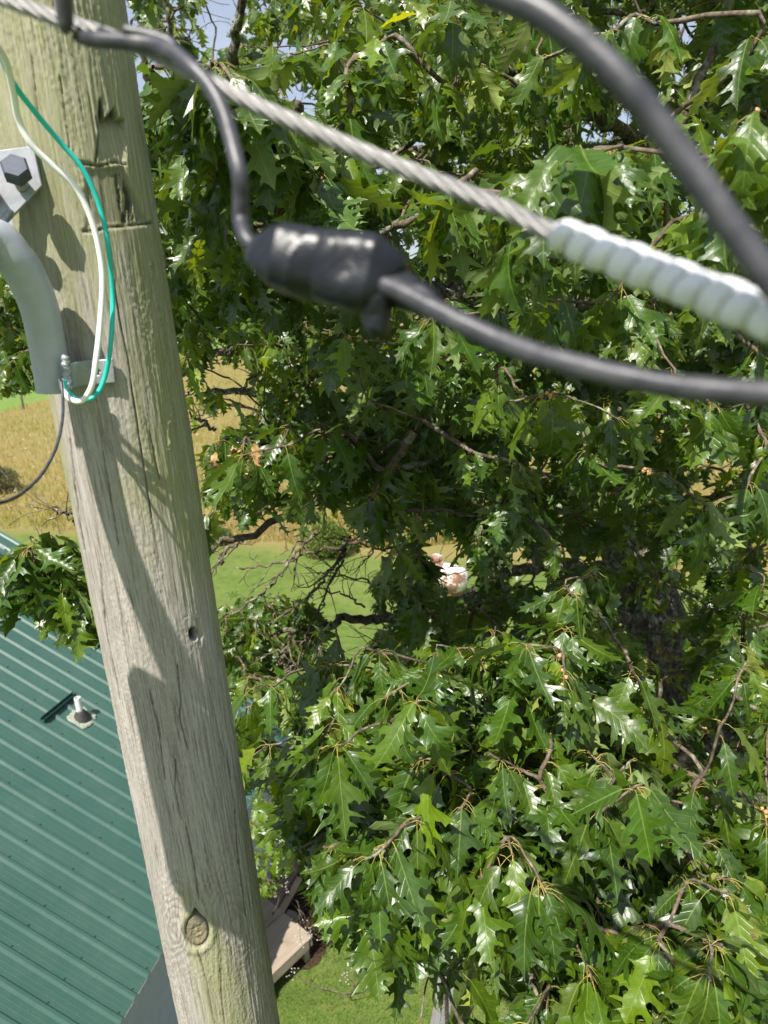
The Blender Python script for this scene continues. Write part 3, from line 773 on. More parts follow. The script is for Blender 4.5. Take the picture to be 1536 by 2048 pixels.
def gable(z, Lw):
    if z < zE+.1: return 0, Lw
    dd = (z-zE-.02)/tp-INS+.1; return max(0, dd), Lw-max(0, dd)
siding(wB, wB-NO*Wd, .12, zE+SL*math.sin(pit), ED, 'gable_wall', gable); siding(wA-NO*Wd, wA, .12, zE+SL*math.sin(pit), -ED, 'gable_wall', gable)
mb = MB(); c = (wA+wB)/2-NO*Wd/2; mb.box(c+np.array([0, 0, .04]), E1-E0-.66, Wd-.06, .3, ED, NO); mb.build('foundation', m_simple('concrete', (.25, .25, .24), (.36, .35, .33), 12, .9), house)
mb = MB(); mb.box((wA+wB)/2+NO*(.15)+np.array([0, 0, zE-.02]), E1-E0-.1, .34, .012, ED, NO); mb.build('soffit', plastic('soffit', (.6, .6, .6), (.68, .68, .68), .5), house)
mb = MB(); mb.box(wA+ED*3+NO*.01+np.array([0, 0, 1.15]), .95, .06, 2.05, ED, NO, (0, 0, 1), .004); dr = mb.build('door', plastic('white door', (.65, .65, .65), (.72, .72, .72), .4), house)
mb = MB(); mb.tube([wA+ED*3.38+NO*.04+np.array([0, 0, 1.1]), wA+ED*3.38+NO*.10+np.array([0, 0, 1.1])], .025, 12); mb.build('handle', M_galv, dr)

# vent pipe with rubber boot, and the snow guard bar above it
vb = roofpix(163, 1436)
vp = MB(); vp.tube([vb+np.array([0, 0, .0]), vb+np.array([0, 0, .31])], .041, 20, False); vp.tube([vb+np.array([0, 0, .31]), vb+np.array([0, 0, .1])], .036, 20, False)
V = [vb+np.array([rr*math.cos(a), rr*math.sin(a), .31]) for rr in (.036, .041) for a in np.linspace(0, 2*math.pi, 20, endpoint=False)]
vp.add(V, [(k, (k+1) % 20, 20+(k+1) % 20, 20+k) for k in range(20)])
vpo = vp.build('vent_pipe', plastic('white pvc', (.72, .72, .7), (.8, .8, .78), .35), house, True)
mb = MB(); rb = [(.0, .125), (.012, .125), (.02, .112), (.03, .114), (.036, .1), (.046, .102), (.052, .088), (.062, .09), (.07, .076), (.08, .078), (.088, .062), (.1, .064), (.108, .05), (.125, .046), (.128, .042)]
up_ = RN*.35+np.array([0, 0, 1.]); up_ /= np.linalg.norm(up_)
mb.tube([vb-RN*.0+up_*z for z, _ in rb], [r_*.92 for _, r_ in rb], 28, False); mb.build('rubber_boot', plastic('black rubber', (.03, .028, .028), (.06, .055, .05), .6), vpo, True)
mb = MB(); V = []; k = 26
for r_, h in ((.0, .022), (1.0, .024), (1.12, .012)):
    for i in range(k):
        a = 2*math.pi*i/k; sq = 1/max(abs(math.cos(a)), abs(math.sin(a)))
        rr = .135*min(sq, 1.25)*r_*(1+(random.uniform(-.10, .12) if r_ > .5 else 0))
        V.append(vb+ED*rr*math.cos(a)+UP*rr*math.sin(a)+RN*(h+(random.uniform(-.004, .004) if r_ else 0)))
mb.add(V, [(r_*k+i, r_*k+(i+1) % k, (r_+1)*k+(i+1) % k, (r_+1)*k+i) for r_ in (0, 1) for i in range(k)])
mb.build('sealant_flange', m_simple('weathered sealant', (.16, .2, .15), (.45, .45, .36), 60, .9, bump=.8, bd=.01), vpo)
ga = roofpix(149, 1388, .03); gb = roofpix(84, 1441, .03); gd = gb-ga; gl = np.linalg.norm(gd); gd /= gl; gu = np.cross(RN, gd)
mb = MB(); mb.box((ga+gb)/2-RN*.008, gl, .06, .005, gd, gu, RN); mb.box((ga+gb)/2+gu*.028+RN*.018, gl, .005, .055, gd, gu, RN); mb.box((ga+gb)/2-gu*.028+RN*.016, gl, .005, .05, gd, gu, RN)
mb.build('snow_guard', plastic('dark green bar', (.015, .06, .045), (.025, .08, .06), .4), house)

# ================================================================== DECK, LUMBER, MULCH
def wood(name, c1, c2, dirv):
    n = N(name); o = objc(n)
    d = Vector(dirv).normalized(); ang = math.atan2(d.y, d.x)
    v = n.mapping(o, (1, 1, 1), rot=(0, 0, -ang)); v = n.mapping(v, (2, 40, 40))
    q = n.noise(v, 1.3, 6, .6, .3); q2 = n.noise(o, 3, 4, .6)
    c = n.mix(n.ramp(q, (.3, 0), (.7, 1)), c1, c2); c = n.mix(n.math('MULTIPLY', n.ramp(q2, (.55, 0), (.75, 1)), .5), c, (.16, .09, .045))
    return n.end(n.bsdf(c, .8, 0, n.bump(q, .4, .004), .25))
dz = .42
dc = onz(625, 1872, dz); dl = onz(528, 1792, dz); dr_ = onz(562, 2060, dz)
dA = dl-dc; dA /= np.linalg.norm(dA); dB = dr_-dc; dB /= np.linalg.norm(dB); dB = dB-dA*(dA @ dB); dB /= np.linalg.norm(dB)
deck = empty('wooden_deck', (*dc[:2], 0), 'weathered plywood landing beside the grey wall at the foot of the pole', 'deck')
M_ply = wood('weathered plywood', (.24, .19, .14), (.36, .30, .235), dB)
mb = MB()
mb.box(dc+dA*.30+dB*1.22-np.array([0, 0, .012]), .60, 2.44, .024, dA, dB, (0, 0, 1), .003); mb.box(dc+dA*.915+dB*1.22-np.array([0, 0, .012]), .60, 2.44, .024, dA, dB, (0, 0, 1), .003); mb.build('deck_top', M_ply, deck)
mb = MB(); mb.box(dc+dA*.62+dB*.02-np.array([0, 0, .10]), 1.22, .038, .14, dA, dB, (0, 0, 1), .004); mb.box(dc+dA*.02+dB*1.25-np.array([0, 0, .10]), .038, 2.36, .14, dA, dB, (0, 0, 1), .004); mb.build('rim_joist', wood('joist wood', (.3, .24, .17), (.45, .38, .28), dB), deck)
for i, j in ((.09, .09), (1.1, .09), (.09, 2.3), (1.1, 2.3)):
    mb = MB(); mb.box(dc+dA*i+dB*j-np.array([0, 0, dz/2+.03]), .09, .09, dz-.07, dA, dB, (0, 0, 1), .004); mb.build('post', M_ply, deck)
M_lum = [wood('grey plank', (.15, .12, .10), (.27, .225, .19), dB+dA*.2), wood('tan plank', (.24, .18, .12), (.36, .29, .21), dB), wood('brown plank', (.11, .075, .06), (.20, .14, .115), dB)]
descr = ['widest grey plank lying flat against the grey wall beside the landing', 'narrow tan plank lying on top in the middle of the lumber', 'thick grey plank at the outer side of the lumber beside the mulch', 'short brown plank stub standing nearest the siding in the lumber', 'dark brown plank under the leaves at the far end of the lumber', 'thin grey board at the outermost edge of the lumber by the mulch']
specs = [((512, 1842), (548, 1806), .20, .19, .09, 0), ((540, 1862), (596, 1762), .30, .095, .045, 1), ((556, 1872), (582, 1832), .20, .15, .09, 0), ((536, 1800), (545, 1782), .32, .14, .09, 2), ((556, 1792), (590, 1730), .34, .16, .09, 2), ((572, 1876), (592, 1838), .12, .06, .05, 1)]
for ds, (a_, b_, z, wd, th, mi) in zip(descr, specs):
    A = onz(*a_, z); B = onz(*b_, z); d = B-A; L = np.linalg.norm(d)+.35; d /= np.linalg.norm(d); s_ = np.cross([0, 0, 1.], d)
    mb = MB(); mb.box((A+B)/2-d*.12, L, wd, th, d, s_, (0, 0, 1), .004)
    me = bpy.data.meshes.new('plank'); me.from_pydata(mb.v, [], mb.f); me.update(); tag(link('plank', me, M_lum[mi]), ds, 'plank', 'planks stacked beside the landing')
n = N('mulch'); o = objc(n); q = n.noise(o, 30, 6, .7)
mc = onz(592, 1835)
M_mulch = n.end(n.bsdf(n.mix(q, (.02, .012, .009), (.11, .06, .045)), .95, 0, n.bump(q, 1, .04), .1))
mb = MB(); V = [tuple(mc+np.array([0, 0, .02]))]
for i in range(40):
    a = 2*math.pi*i/40; rr = 1+.12*math.sin(3*a)+.08*math.sin(7*a+1)
    p = mc+dA*math.cos(a)*.72*rr+dB*math.sin(a)*.85*rr; V.append((p[0], p[1], .012))
mb.add(V, [(0, 1+i, 1+(i+1) % 40) for i in range(40)]); tag(mb.build('mulch_bed', M_mulch), kind='structure')
k = 9000; a = rng.uniform(0, 2*math.pi, k); r_ = np.sqrt(rng.uniform(0, 1, k))*1.0
Pm = mc[None, :2]+np.outer(np.cos(a)*r_*.72, dA[:2])+np.outer(np.sin(a)*r_*.85, dB[:2])
cm = np.array([[.07, .04, .03]])*rng.uniform(.4, 2.2, (k, 1))
def chips(name, XY, size, cols, label, cat, z0=.02):
    k = len(XY); C0 = np.stack([XY[:, 0], XY[:, 1], z0+rng.uniform(0, .03, k)], -1)
    d1 = rng.normal(size=(k, 3)); d1[:, 2] *= .4; d1 /= np.linalg.norm(d1, axis=1)[:, None]; d2 = np.cross(d1, rng.normal(size=(k, 3))); d2 /= np.linalg.norm(d2, axis=1)[:, None]
    s1 = size*rng.uniform(.5, 1.4, (k, 1)); V = np.stack([C0-d1*s1-d2*s1*.25, C0+d1*s1-d2*s1*.2, C0+d1*s1+d2*s1*.25, C0-d1*s1*.9+d2*s1*.3], 1).reshape(-1, 3)
    T = (np.arange(k)[:, None]*4+np.arange(4)[None])
    me = tri_mesh(name, V, T, None, {'tint': ('FLOAT_COLOR', np.concatenate([np.repeat(cols, 4, 0), np.ones((k*4, 1))], 1))}, False)
    return tag(link(name, me, M_blade), label, cat, None, 'stuff')
chips('bark_mulch', Pm, .022, cm, 'dark brown bark mulch between the lumber and the lawn', 'mulch')

# lawn blades (kept clear of house, deck and mulch)
d2h = (LAWN_XY-WA[None, :2]) @ NO[:2]
md = (LAWN_XY-mc[None, :2]); inm = ((md @ dA[:2])/.72)**2+((md @ dB[:2])/.85)**2 < .9
ok = (d2h > .1) & ~inm
X_ = LAWN_XY[ok]; k = len(X_)
g1 = fbm(X_[:, 0]*1.2, X_[:, 1]*1.2, 3, 5)[:, None]
cols = np.where(rng.uniform(0, 1, (k, 1)) < .3+.5*(g1-.4), np.array([[.24, .26, .08]]), np.array([[.12, .20, .03]]))*rng.uniform(.6, 1.35, (k, 1))
blades('lawn_grass', X_, .045, .006, .9, cols, 'short sunlit green lawn grass below the oak', 'grass', M_blade)
# tall dry grass in the field
k = 90000; r_ = 23+(rng.uniform(0, 1, k)**1.6)*90; th = np.radians(rng.uniform(48, 126, k)); X_ = np.stack([r_*np.cos(th), r_*np.sin(th)], -1)
X_ = X_[in_field(X_[:, 0], X_[:, 1]) & ~((.12*X_[:, 1]-X_[:, 0]) > 41.3)]; k = len(X_)
g1 = fbm(X_[:, 0]*.12+40, X_[:, 1]*.3+40, 4, 9)[:, None]; gr = np.clip((g1-.45)*5+rng.normal(0, .3, (k, 1)), 0, 1)
cols = (np.array([[.38, .285, .12]])*(1-gr)+np.array([[.27, .24, .045]])*gr)*rng.uniform(.7, 1.3, (k, 1))
blades('field_grass', X_, .42, .035, .7, cols, 'tall dry tan grass filling the hay field behind the pole', 'grass', M_blade)
k = 900; r_ = 26+rng.uniform(0, 1, k)*30; th = np.radians(rng.uniform(95, 124, k)); X_ = np.stack([r_*np.cos(th), r_*np.sin(th)], -1); X_ = X_[in_field(X_[:, 0], X_[:, 1])]
chips('field_flowers', X_, .05, np.full((len(X_), 3), .75), 'tiny white wild flowers scattered through the hay field', 'flowers', .5)

# ================================================================== FAR THINGS
def prism(mb, base, X, Y, sx, sy, h, roofh):
    pts = [base+X*i*sx/2+Y*j*sy/2 for (i, j) in ((-1, -1), (1, -1), (1, 1), (-1, 1))]
    V = pts+[p+np.array([0, 0, h]) for p in pts]
    mb.add(V, [(0, 1, 5, 4), (1, 2, 6, 5), (2, 3, 7, 6), (3, 0, 4, 7)])
sb = onz(478, 694); sb[2] = 0
shed = empty('white_shed', sb, 'small white shed with dark windows far off at the end of the field', 'shed')
Xs = np.array([1., -.1, 0]); Xs /= np.linalg.norm(Xs); Ys = np.cross([0, 0, 1.], Xs)
mb = MB(); mb.box(sb+np.array([0, 0, 1.25]), 4.0, 3.2, 2.5, Xs, Ys); mb.build('wall', plastic('white boards', (.7, .7, .7), (.78, .78, .78), .6), shed)
mb = MB(); mb.add([sb+Xs*i*2.2+Ys*j*1.8+np.array([0, 0, 2.45 if j else 3.6]) for i in (-1, 1) for j in (-1, 0, 1)], [(0, 3, 4, 1), (1, 4, 5, 2), (0, 1, 2), (3, 5, 4), (0, 2, 5, 3)]); mb.build('roof', m_simple('grey shingles', (.3, .3, .3), (.4, .4, .4), 9, .8), shed)
for dx in (-.9, .1, 1.1):
    mb = MB(); mb.box(sb+Xs*dx-Ys*1.61+np.array([0, 0, 1.35]), .5, .05, .9, Xs, Ys); mb.build('window', plastic('dark pane', (.03, .03, .04), (.05, .05, .06), .1), shed)
# old tank on the lawn
tb = onz(930, 1205); ttb = onz(800, 1160)
td = (ttb-tb); td[2] = 0; td /= np.linalg.norm(td); tn = np.cross([0, 0, 1.], td); Lt = 2.1; rt_ = .40
tank = empty('fuel_tank', tb, 'rusty white propane tank lying on the lawn behind the oak', 'tank')
prof = [(0, .02), (.02, .16), (.06, .27), (.14, .37), (.26, rt_), (.9, rt_), (Lt-.26, rt_), (Lt-.14, .37), (Lt-.06, .27), (Lt-.02, .16), (Lt, .02)]
tz = .25+rt_
mb = MB(); mb.tube([tb+td*(x_)+np.array([0, 0, tz]) for x_, _ in prof], [r2 for _, r2 in prof], 36, True)
n = N('rusting white paint'); o = objc(n); q = n.ramp(n.noise(o, 2.6, 7, .7, .4), (.47, 0), (.53, 1)); q3 = n.noise(o, 14, 5, .7)
M_tank = n.end(n.bsdf(n.mix(q, n.mix(q3, (.62, .58, .5), (.78, .76, .7)), n.mix(q3, (.16, .075, .045), (.32, .17, .11))), .6, 0, n.bump(q3, .2, .01)))
mb.build('tank_body', M_tank, tank, True)
mb = MB(); c = tb+td*Lt*.5+np.array([0, 0, tz+rt_]); mb.tube([c-np.array([0, 0, .03]), c+np.array([0, 0, .16]), c+np.array([0, 0, .19])], [.16, .16, .1], 20); mb.build('valve_dome', M_tank, tank, True)
for q in (.4, Lt-.4):
    mb = MB(); mb.box(tb+td*q+np.array([0, 0, .15]), .12, .5, .3, td, tn, (0, 0, 1), .01); mb.build('leg', M_rust, tank)
# thin white frame on the lawn
fb = onz(1034, 1172); fr_ = empty('lawn_rack', fb, 'thin white pipe rack standing on the lawn right of the tank', 'rack')
fx = onz(1075, 1172)-fb; fx /= np.linalg.norm(fx); Mw = plastic('white painted pipe', (.7, .7, .7), (.78, .78, .78), .4)
mb = MB(); mb.tube([fb, fb+np.array([0, 0, .62])], .035, 10); mb.build('upright', Mw, fr_, True)
mb = MB(); mb.tube([fb+fx*1.4, fb+fx*1.4+np.array([0, 0, .62])], .035, 10); mb.build('upright', Mw, fr_, True)
mb = MB(); mb.tube([fb+np.array([0, 0, .6]), fb+fx*1.4+np.array([0, 0, .6])], .035, 10); mb.build('crossbar', Mw, fr_, True)
# posts of the field fence
tl = [(120, 1068, 'thin dark steel stake at the near edge of the field left of the pole', .85, .012), (573, 1102, 'thin dark steel stake at the field edge seen through the bare twigs', 1.2, .014), (1180, 1125, 'thin dark steel stake at the field edge behind the oak trunk', 1.1, .014)]
for (x, y, lb, h, r_) in tl:
    b = onz(x, y); t = empty('fence_stake', b, lb, 'stake', 'steel stakes along the field edge')
    mb = MB(); mb.tube([b, b+np.array([.01, 0, h])], r_, 6); mb.build('shaft', plastic('dark steel', (.03, .03, .03), (.06, .05, .045), .6), t)
    mb = MB(); mb.box(b+np.array([0, 0, .12]), .10, .006, .12, bev=0); mb.build('anchor_plate', M_rust, t)
def wpost(x, y, h, lb):
    b = onz(x, y); mb = MB(); mb.tube([b-np.array([0, 0, .1]), b+np.array([.02, 0, h*.6]), b+np.array([.03, .02, h])], [.11, .1, .09], 10, True, .08)
    me = bpy.data.meshes.new('fence_post'); me.from_pydata(mb.v, [], mb.f); me.update(); tag(link('fence_post', me, M_twig), lb, 'post', 'wooden posts of the far fence')
wpost(47, 818, 1.3, 'grey wooden post in the far fence just left of the pipe'); wpost(-60, 822, 1.3, 'grey wooden post in the far fence beyond the left edge')
wpost(430, 800, 1.3, 'grey wooden post in the far fence right of the pole')
# wire fence with a grey top board, under the oak
f0 = onz(856, 2120, 0); f1 = onz(905, 1800, 0); fd = f1-f0; fd /= np.linalg.norm(fd); fn_ = np.cross([0, 0, 1.], fd); fl = 5.4; hf = 1.15
fen = empty('yard_fence', f0, 'wire mesh fence with a grey weathered top board under the oak', 'fence')
ft0 = onz(868, 2060, hf); ft1 = onz(905, 1845, hf); fd = ft1-ft0; fd[2] = 0; fd /= np.linalg.norm(fd); fn_ = np.cross([0, 0, 1.], fd); f0 = ft0-fd*1.2; f0[2] = 0
mb = MB(); x_ = 0
while x_ < fl:
    L = min(.9, fl-x_); mb.box(f0+fd*(x_+L/2)+np.array([0, 0, hf+.006*(int(x_*3) % 2)]), L-.006, .10, .03, fd, fn_, (0, 0, 1), .004); x_ += .9
mb.build('top_board', wood('silver fence board', (.13, .13, .125), (.22, .215, .205), fd), fen)
mb = MB()
nd = int(fl/.065)
for i in range(-int(hf/.065), nd):
    for s_ in (1, -1):
        x0 = i*.065; z0 = .03; x1 = x0+(hf-.05); z1 = hf-.02
        a_, b_ = max(x0, 0), min(x1, fl)
        if b_ <= a_: continue
        za, zb = z0+(a_-x0), z0+(b_-x0)
        if s_ < 0: za, zb = hf-za, hf-zb
        mb.tube([f0+fd*a_+fn_*.002*s_+np.array([0, 0, za]), f0+fd*b_+fn_*.002*s_+np.array([0, 0, zb])], .0018, 4, False)
mb.build('wire_mesh', M_galv, fen)
for q in (0.1, 1.9, 3.6, 5.3):
    mb = MB(); mb.tube([f0+fd*q, f0+fd*q+np.array([0, 0, hf-.02])], .045, 12); mb.build('post', M_twig, fen)

# ================================================================== OAK LEAVES
RO = [(0, 0), (.045, .02), (.085, .075), (.115, .15), (.15, .185), (.215, .235), (.17, .25), (.135, .275), (.112, .315), (.115, .35), (.145, .39), (.21, .425), (.285, .45), (.325, .50), (.385, .56), (.315, .548), (.265, .552), (.24, .592), (.20, .55), (.15, .535), (.112, .548), (.095, .585), (.105, .63), (.15, .675), (.215, .70), (.26, .735), (.315, .795), (.245, .765), (.19, .752), (.14, .735), (.10, .742), (.078, .775), (.085, .81), (.12, .845), (.16, .905), (.105, .88), (.07, .885), (.04, .925), (0, 1.03)]
RL = [(0, 0), (.085, .07), (.13, .17), (.215, .235), (.135, .275), (.115, .34), (.19, .42), (.30, .46), (.385, .56), (.265, .552), (.15, .535), (.097, .585), (.14, .67), (.25, .725), (.315, .795), (.17, .745), (.08, .775), (.16, .905), (.05, .90), (0, 1.03)]
RLL = [(0, 0), (.12, .12), (.215, .235), (.115, .32), (.30, .46), (.385, .56), (.10, .56), (.25, .72), (.315, .795), (.08, .77), (.15, .9), (0, 1.03)]
def leaf_base(side, seed, dens):
    rs = np.random.default_rng(seed)
    wR, wL = rs.uniform(.82, 1.12), rs.uniform(.82, 1.12); cut = rs.uniform(-.02, .03); fa, fp, ff = rs.uniform(.05, .2), rs.uniform(0, 6.28, 2), rs.uniform(.8, 2.2)
    def warp(p, w_, s):
        u, v = p; j = rs.normal(0, .007, 2) if u > .02 else (0, 0)
        uu = (u*w_*(1+fa*math.sin(v*6.28*ff+fp[0 if s > 0 else 1]))+(cut if .05 < u < .13 and v > .2 else 0))*s; v = v+.025*math.sin(v*9+fp[0 if s > 0 else 1])*min(1, u*8)
        return (uu+j[0]*s, v+j[1])
    R = [warp(p, wR, 1) for p in side]; L = [warp(p, wL, -1) for p in side[1:-1]][::-1]
    out = R+L; V = [Vector(p) for p in out]; k = len(V); E = [(i, (i+1) % k) for i in range(k)]
    nm = {2: 13, 1: 7, 0: 3}[dens]; start = len(V); chain = [0]
    for i in range(1, nm): V.append(Vector((0, i/nm))); chain.append(len(V)-1)
    chain.append(len(side)-1); E += list(zip(chain[:-1], chain[1:]))
    if dens == 2:
        poly_ = np.array(out)
        def inside(x, y):
            c = False
            for i in range(len(poly_)):
                x1, y1 = poly_[i]; x2, y2 = poly_[(i+1) % len(poly_)]
                if (y1 > y) != (y2 > y) and x < (x2-x1)*(y-y1)/(y2-y1)+x1: c = not c
            return c
        def dmin(x, y): return np.min(np.hypot(poly_[:, 0]-x, poly_[:, 1]-y))
        for v in np.arange(.06, 1, .06):
            for u in (-.26, -.20, -.14, -.07, .07, .14, .20, .26):
                if inside(u, v) and dmin(u, v) > .022: V.append(Vector((u, v)))
    r = delaunay_2d_cdt(V, E, [], 1, 1e-5)
    VV = np.array([tuple(p) for p in r[0]]); T = []
    for f in r[2]:
        c = VV[list(f)].mean(0)
        T.append(tuple(f))
    T = np.array([t for t in T if len(t) == 3])
    # keep only triangles inside the outline
    P = np.array(out)
    def ins(c):
        x, y = c; q = False
        for i in range(len(P)):
            x1, y1 = P[i]; x2, y2 = P[(i+1) % len(P)]
            if (y1 > y) != (y2 > y) and x < (x2-x1)*(y-y1)/(y2-y1)+x1: q = not q
        return q
    T = np.array([t for t in T if ins(VV[t].mean(0))])
    # counter-clockwise = facing +normal
    a, b, c = VV[T[:, 0]], VV[T[:, 1]], VV[T[:, 2]]
    cr = (b[:, 0]-a[:, 0])*(c[:, 1]-a[:, 1])-(b[:, 1]-a[:, 1])*(c[:, 0]-a[:, 0]); T[cr < 0] = T[cr < 0][:, ::-1]
    return VV, T
BASES = {2: [leaf_base(RO, s, 2) for s in range(12)], 1: [leaf_base(RL, s+10, 1) for s in range(9)], 0: [leaf_base(RLL, s+20, 0) for s in range(6)]}

def norm(a): return a/(np.linalg.norm(a, axis=-1, keepdims=True)+1e-12)
class Foliage:
    """gathers leaves (base point, direction, normal, length ...) and writes them as one mesh with their stalks"""
    def __init__(s): s.rows = []; s.st = []
    def add(s, base, d, nrm, L, lod, tint, hub, curl=1.0): s.rows.append((base, d, nrm, L, lod, tint, curl)); s.st.append((hub, base))
    def build(s, name, parent, extra=None, stalk_r=.0009, mats=None):
        Vs, Ts, Ms, U, C = [], [], [], [], []; off = 0
        lods = np.array([r[4] for r in s.rows])
        for lod in (0, 1, 2):
            for vi, (BV, BT) in enumerate(BASES[lod]):
                sel = [r for i, r in enumerate(s.rows) if r[4] == lod and i % len(BASES[lod]) == vi]
                if not sel: continue
                B = np.array([r[0] for r in sel]); D = norm(np.array([r[1] for r in sel])); Nn = np.array([r[2] for r in sel]); L = np.array([r[3] for r in sel])[:, None]
                curl = np.array([r[6] for r in sel])[:, None]
                X = norm(np.cross(D, Nn)); Nn = np.cross(X, D); k = len(sel)
                u = BV[None, :, 0]*rng.uniform(.9, 1.2, (k, 1)); v = BV[None, :, 1]
                kap = rng.normal(.4, .55, (k, 1))*curl; kap = np.where(np.abs(kap) < .02, .02, kap)
                # bend along the midrib (droop), fold and wave across
                ang = kap*v
                y = np.sin(ang)/kap; z = -(1-np.cos(ang))/kap
                fold = rng.normal(.28, .22, (k, 1)); wv = rng.uniform(0, 6.28, (k, 1)); wa = rng.uniform(.012, .065, (k, 1))*curl
                au = np.abs(u); sg = np.sign(u)
                h = fold*au - rng.uniform(.2, 1.6, (k, 1))*au**2*curl + wa*np.sin(v*9+wv)*(au/.25) + wa*.8*np.sin(v*14+wv*1.7+sg*1.5)*(au/.25)
                tw = rng.normal(0, .35, (k, 1))*v; h = h+tw*u
                ca, sa_ = np.cos(ang), np.sin(ang)
                yy = y+h*sa_; zz = z+h*ca
                shear = rng.normal(0, .12, (k, 1))*v*v
                P = B[:, None, :]+L[:, :, None]*((u+shear)[:, :, None]*X[:, None, :]+yy[:, :, None]*D[:, None, :]+zz[:, :, None]*Nn[:, None, :])
                Vs.append(P.reshape(-1, 3)); nv = len(BV)
                Ts.append((BT[None]+(np.arange(k)*nv)[:, None, None]+off).reshape(-1, 3)); Ms.append(np.zeros(k*len(BT), np.int32))
                uv = np.stack([np.broadcast_to(BV[None, :, 0], (k, nv)), np.broadcast_to(BV[None, :, 1], (k, nv)), np.broadcast_to(rng.uniform(0, 50, (k, 1)), (k, nv))], -1)
                U.append(uv.reshape(-1, 3)); tt = np.array([r[5] for r in sel]); C.append(np.repeat(tt, nv, 0)); off += k*nv
        # stalks: three-sided curved tubes
        Hb = np.array([a for a, b in s.st]); Bb = np.array([b for a, b in s.st]); k = len(Hb)
        Dd = np.array([r[1] for r in s.rows]); Md = (Hb+Bb)/2+np.array([0, 0, 1])*np.linalg.norm(Bb-Hb, axis=1)[:, None]*.14
        rad = stalk_r*np.array([r[3] for r in s.rows])/.14
        ring = []
        for Pq, rs in ((Hb, 1.3), (Md, 1), (Bb+norm(Dd)*.004, .9)):
            T = norm(Bb-Hb); a1 = norm(np.cross(T, [.2, .3, 1.])); a2 = np.cross(T, a1)
            for q in range(3):
                an = 2*math.pi*q/3; ring.append(Pq+(a1*math.cos(an)+a2*math.sin(an))*(rad*rs)[:, None])
        V = np.stack(ring, 1).reshape(-1, 3); base = []
        for lv in (0, 1):
            for q in range(3):
                a_, b_ = lv*3+q, lv*3+(q+1) % 3
                base += [(a_, b_, b_+3), (a_, b_+3, a_+3)]
        base = np.array(base)
        Vs.append(V); Ts.append((base[None]+(np.arange(k)*9)[:, None, None]+off).reshape(-1, 3)); Ms.append(np.ones(k*len(base), np.int32)); U.append(np.zeros((k*9, 3))); C.append(np.ones((k*9, 3)))
        V = np.concatenate(Vs); T = np.concatenate(Ts); Mi = np.concatenate(Ms); U = np.concatenate(U); C = np.concatenate(C)
        me = tri_mesh(name, V, T, Mi, {'luv': ('FLOAT_VECTOR', U), 'tint': ('FLOAT_COLOR', np.concatenate([C, np.ones((len(C), 1))], 1))})
        return link(name, me, mats or [M_leaf, M_stalk], parent)

# windows in the crown: ellipses (x, y, rx, ry, how empty) where sky, field, lawn, tank or wall show between the boughs
GAPS = [(420, 50, 55, 48, .9), (500, 150, 62, 30, .82), (340, 40, 22, 50, .88), (600, 190, 46, 40, .85), (255, 60, 22, 60, .85), (300, 120, 30, 40, .8), (360, 150, 30, 30, .85), (640, 60, 30, 40, .6),
        (1250, 245, 30, 25, .85), (1370, 40, 34, 26, .85), (1500, 330, 30, 25, .8), (990, 250, 22, 18, .7), (1380, 400, 25, 22, .75), (1160, 250, 20, 16, .8), (850, 240, 12, 14, .7), (800, 410, 12, 14, .7),
        (455, 750, 55, 42, .88), (430, 690, 30, 24, .7), (500, 690, 30, 20, .7), (400, 830, 34, 38, .88), (480, 800, 45, 28, .8),
        (560, 1060, 60, 45, .9), (470, 1075, 50, 45, .9), (650, 1060, 60, 40, .85), (520, 1140, 90, 48, .96), (640, 1150, 75, 65, .95), (700, 1230, 48, 85, .94), (740, 1100, 40, 30, .85), (690, 1300, 40, 40, .8), (440, 1170, 30, 30, .85), (575, 945, 50, 22, .7),
        (650, 1480, 26, 30, .8), (500, 1410, 30, 28, .85), (555, 1460, 36, 26, .9), (570, 1500, 26, 20, .85),
        (520, 1660, 36, 90, .93), (555, 1735, 36, 50, .9), (590, 1830, 46, 60, .97), (578, 1785, 32, 46, .95), (560, 1900, 80, 110, .99), (640, 1960, 95, 110, .98), (720, 2010, 80, 75, .96), (800, 2030, 60, 45, .9), (880, 1930, 26, 50, .85), (870, 2020, 50, 55, .93), (980, 2030, 70, 34, .9), (900, 1870, 20, 34, .8),
        (912, 1152, 34, 40, .96), (1048, 1140, 30, 24, .9), (870, 1080, 20, 20, .8), (1150, 1110, 40, 24, .8), (1330, 1120, 35, 24, .7), (1350, 1190, 28, 18, .7), (1240, 1130, 22, 20, .7), (1180, 840, 26, 14, .7), (1300, 830, 30, 16, .6), (1530, 1080, 24, 20, .7),
        (760, 830, 18, 14, .6), (1345, 1310, 55, 130, .75), (1420, 1490, 100, 45, .75), (1320, 1590, 40, 50, .7), (1450, 1010, 60, 30, .5), (940, 1990, 120, 60, .7), (860, 1960, 60, 80, .6), (1465, 1600, 22, 26, .6), (1190, 1590, 20, 24, .5), (1340, 1240, 18, 14, .6)]
GA = np.array(GAPS)
def gap_at(x, y, grow=1.0):
    e = ((x-GA[:, 0])/(GA[:, 2]*grow))**2+((y-GA[:, 1])/(GA[:, 3]*grow))**2
    m = e < 1
    return GA[m, 4].max() if m.any() else 0.0
CLOSED = (60, 8, 24, 12, .0)

hubs = []   # (position, distance, nleaves, leaf length)
def region(x0, x1, y0, y1, d0, d1, n, L=(.12, .17), nl=(6, 10), skip=1.0, pw=1.0):
    for _ in range(n):
        x, y = random.uniform(x0, x1), random.uniform(y0, y1); d = d0+(d1-d0)*random.random()**pw
        g_ = gap_at(x, y, 1.0)
        g2 = gap_at(x, y+.10/d*F, 1.0)
        if random.random() < max(g_, g2*.7)*skip: continue
        hubs.append((at(x, y, d), d, random.randint(*nl), random.uniform(*L)))
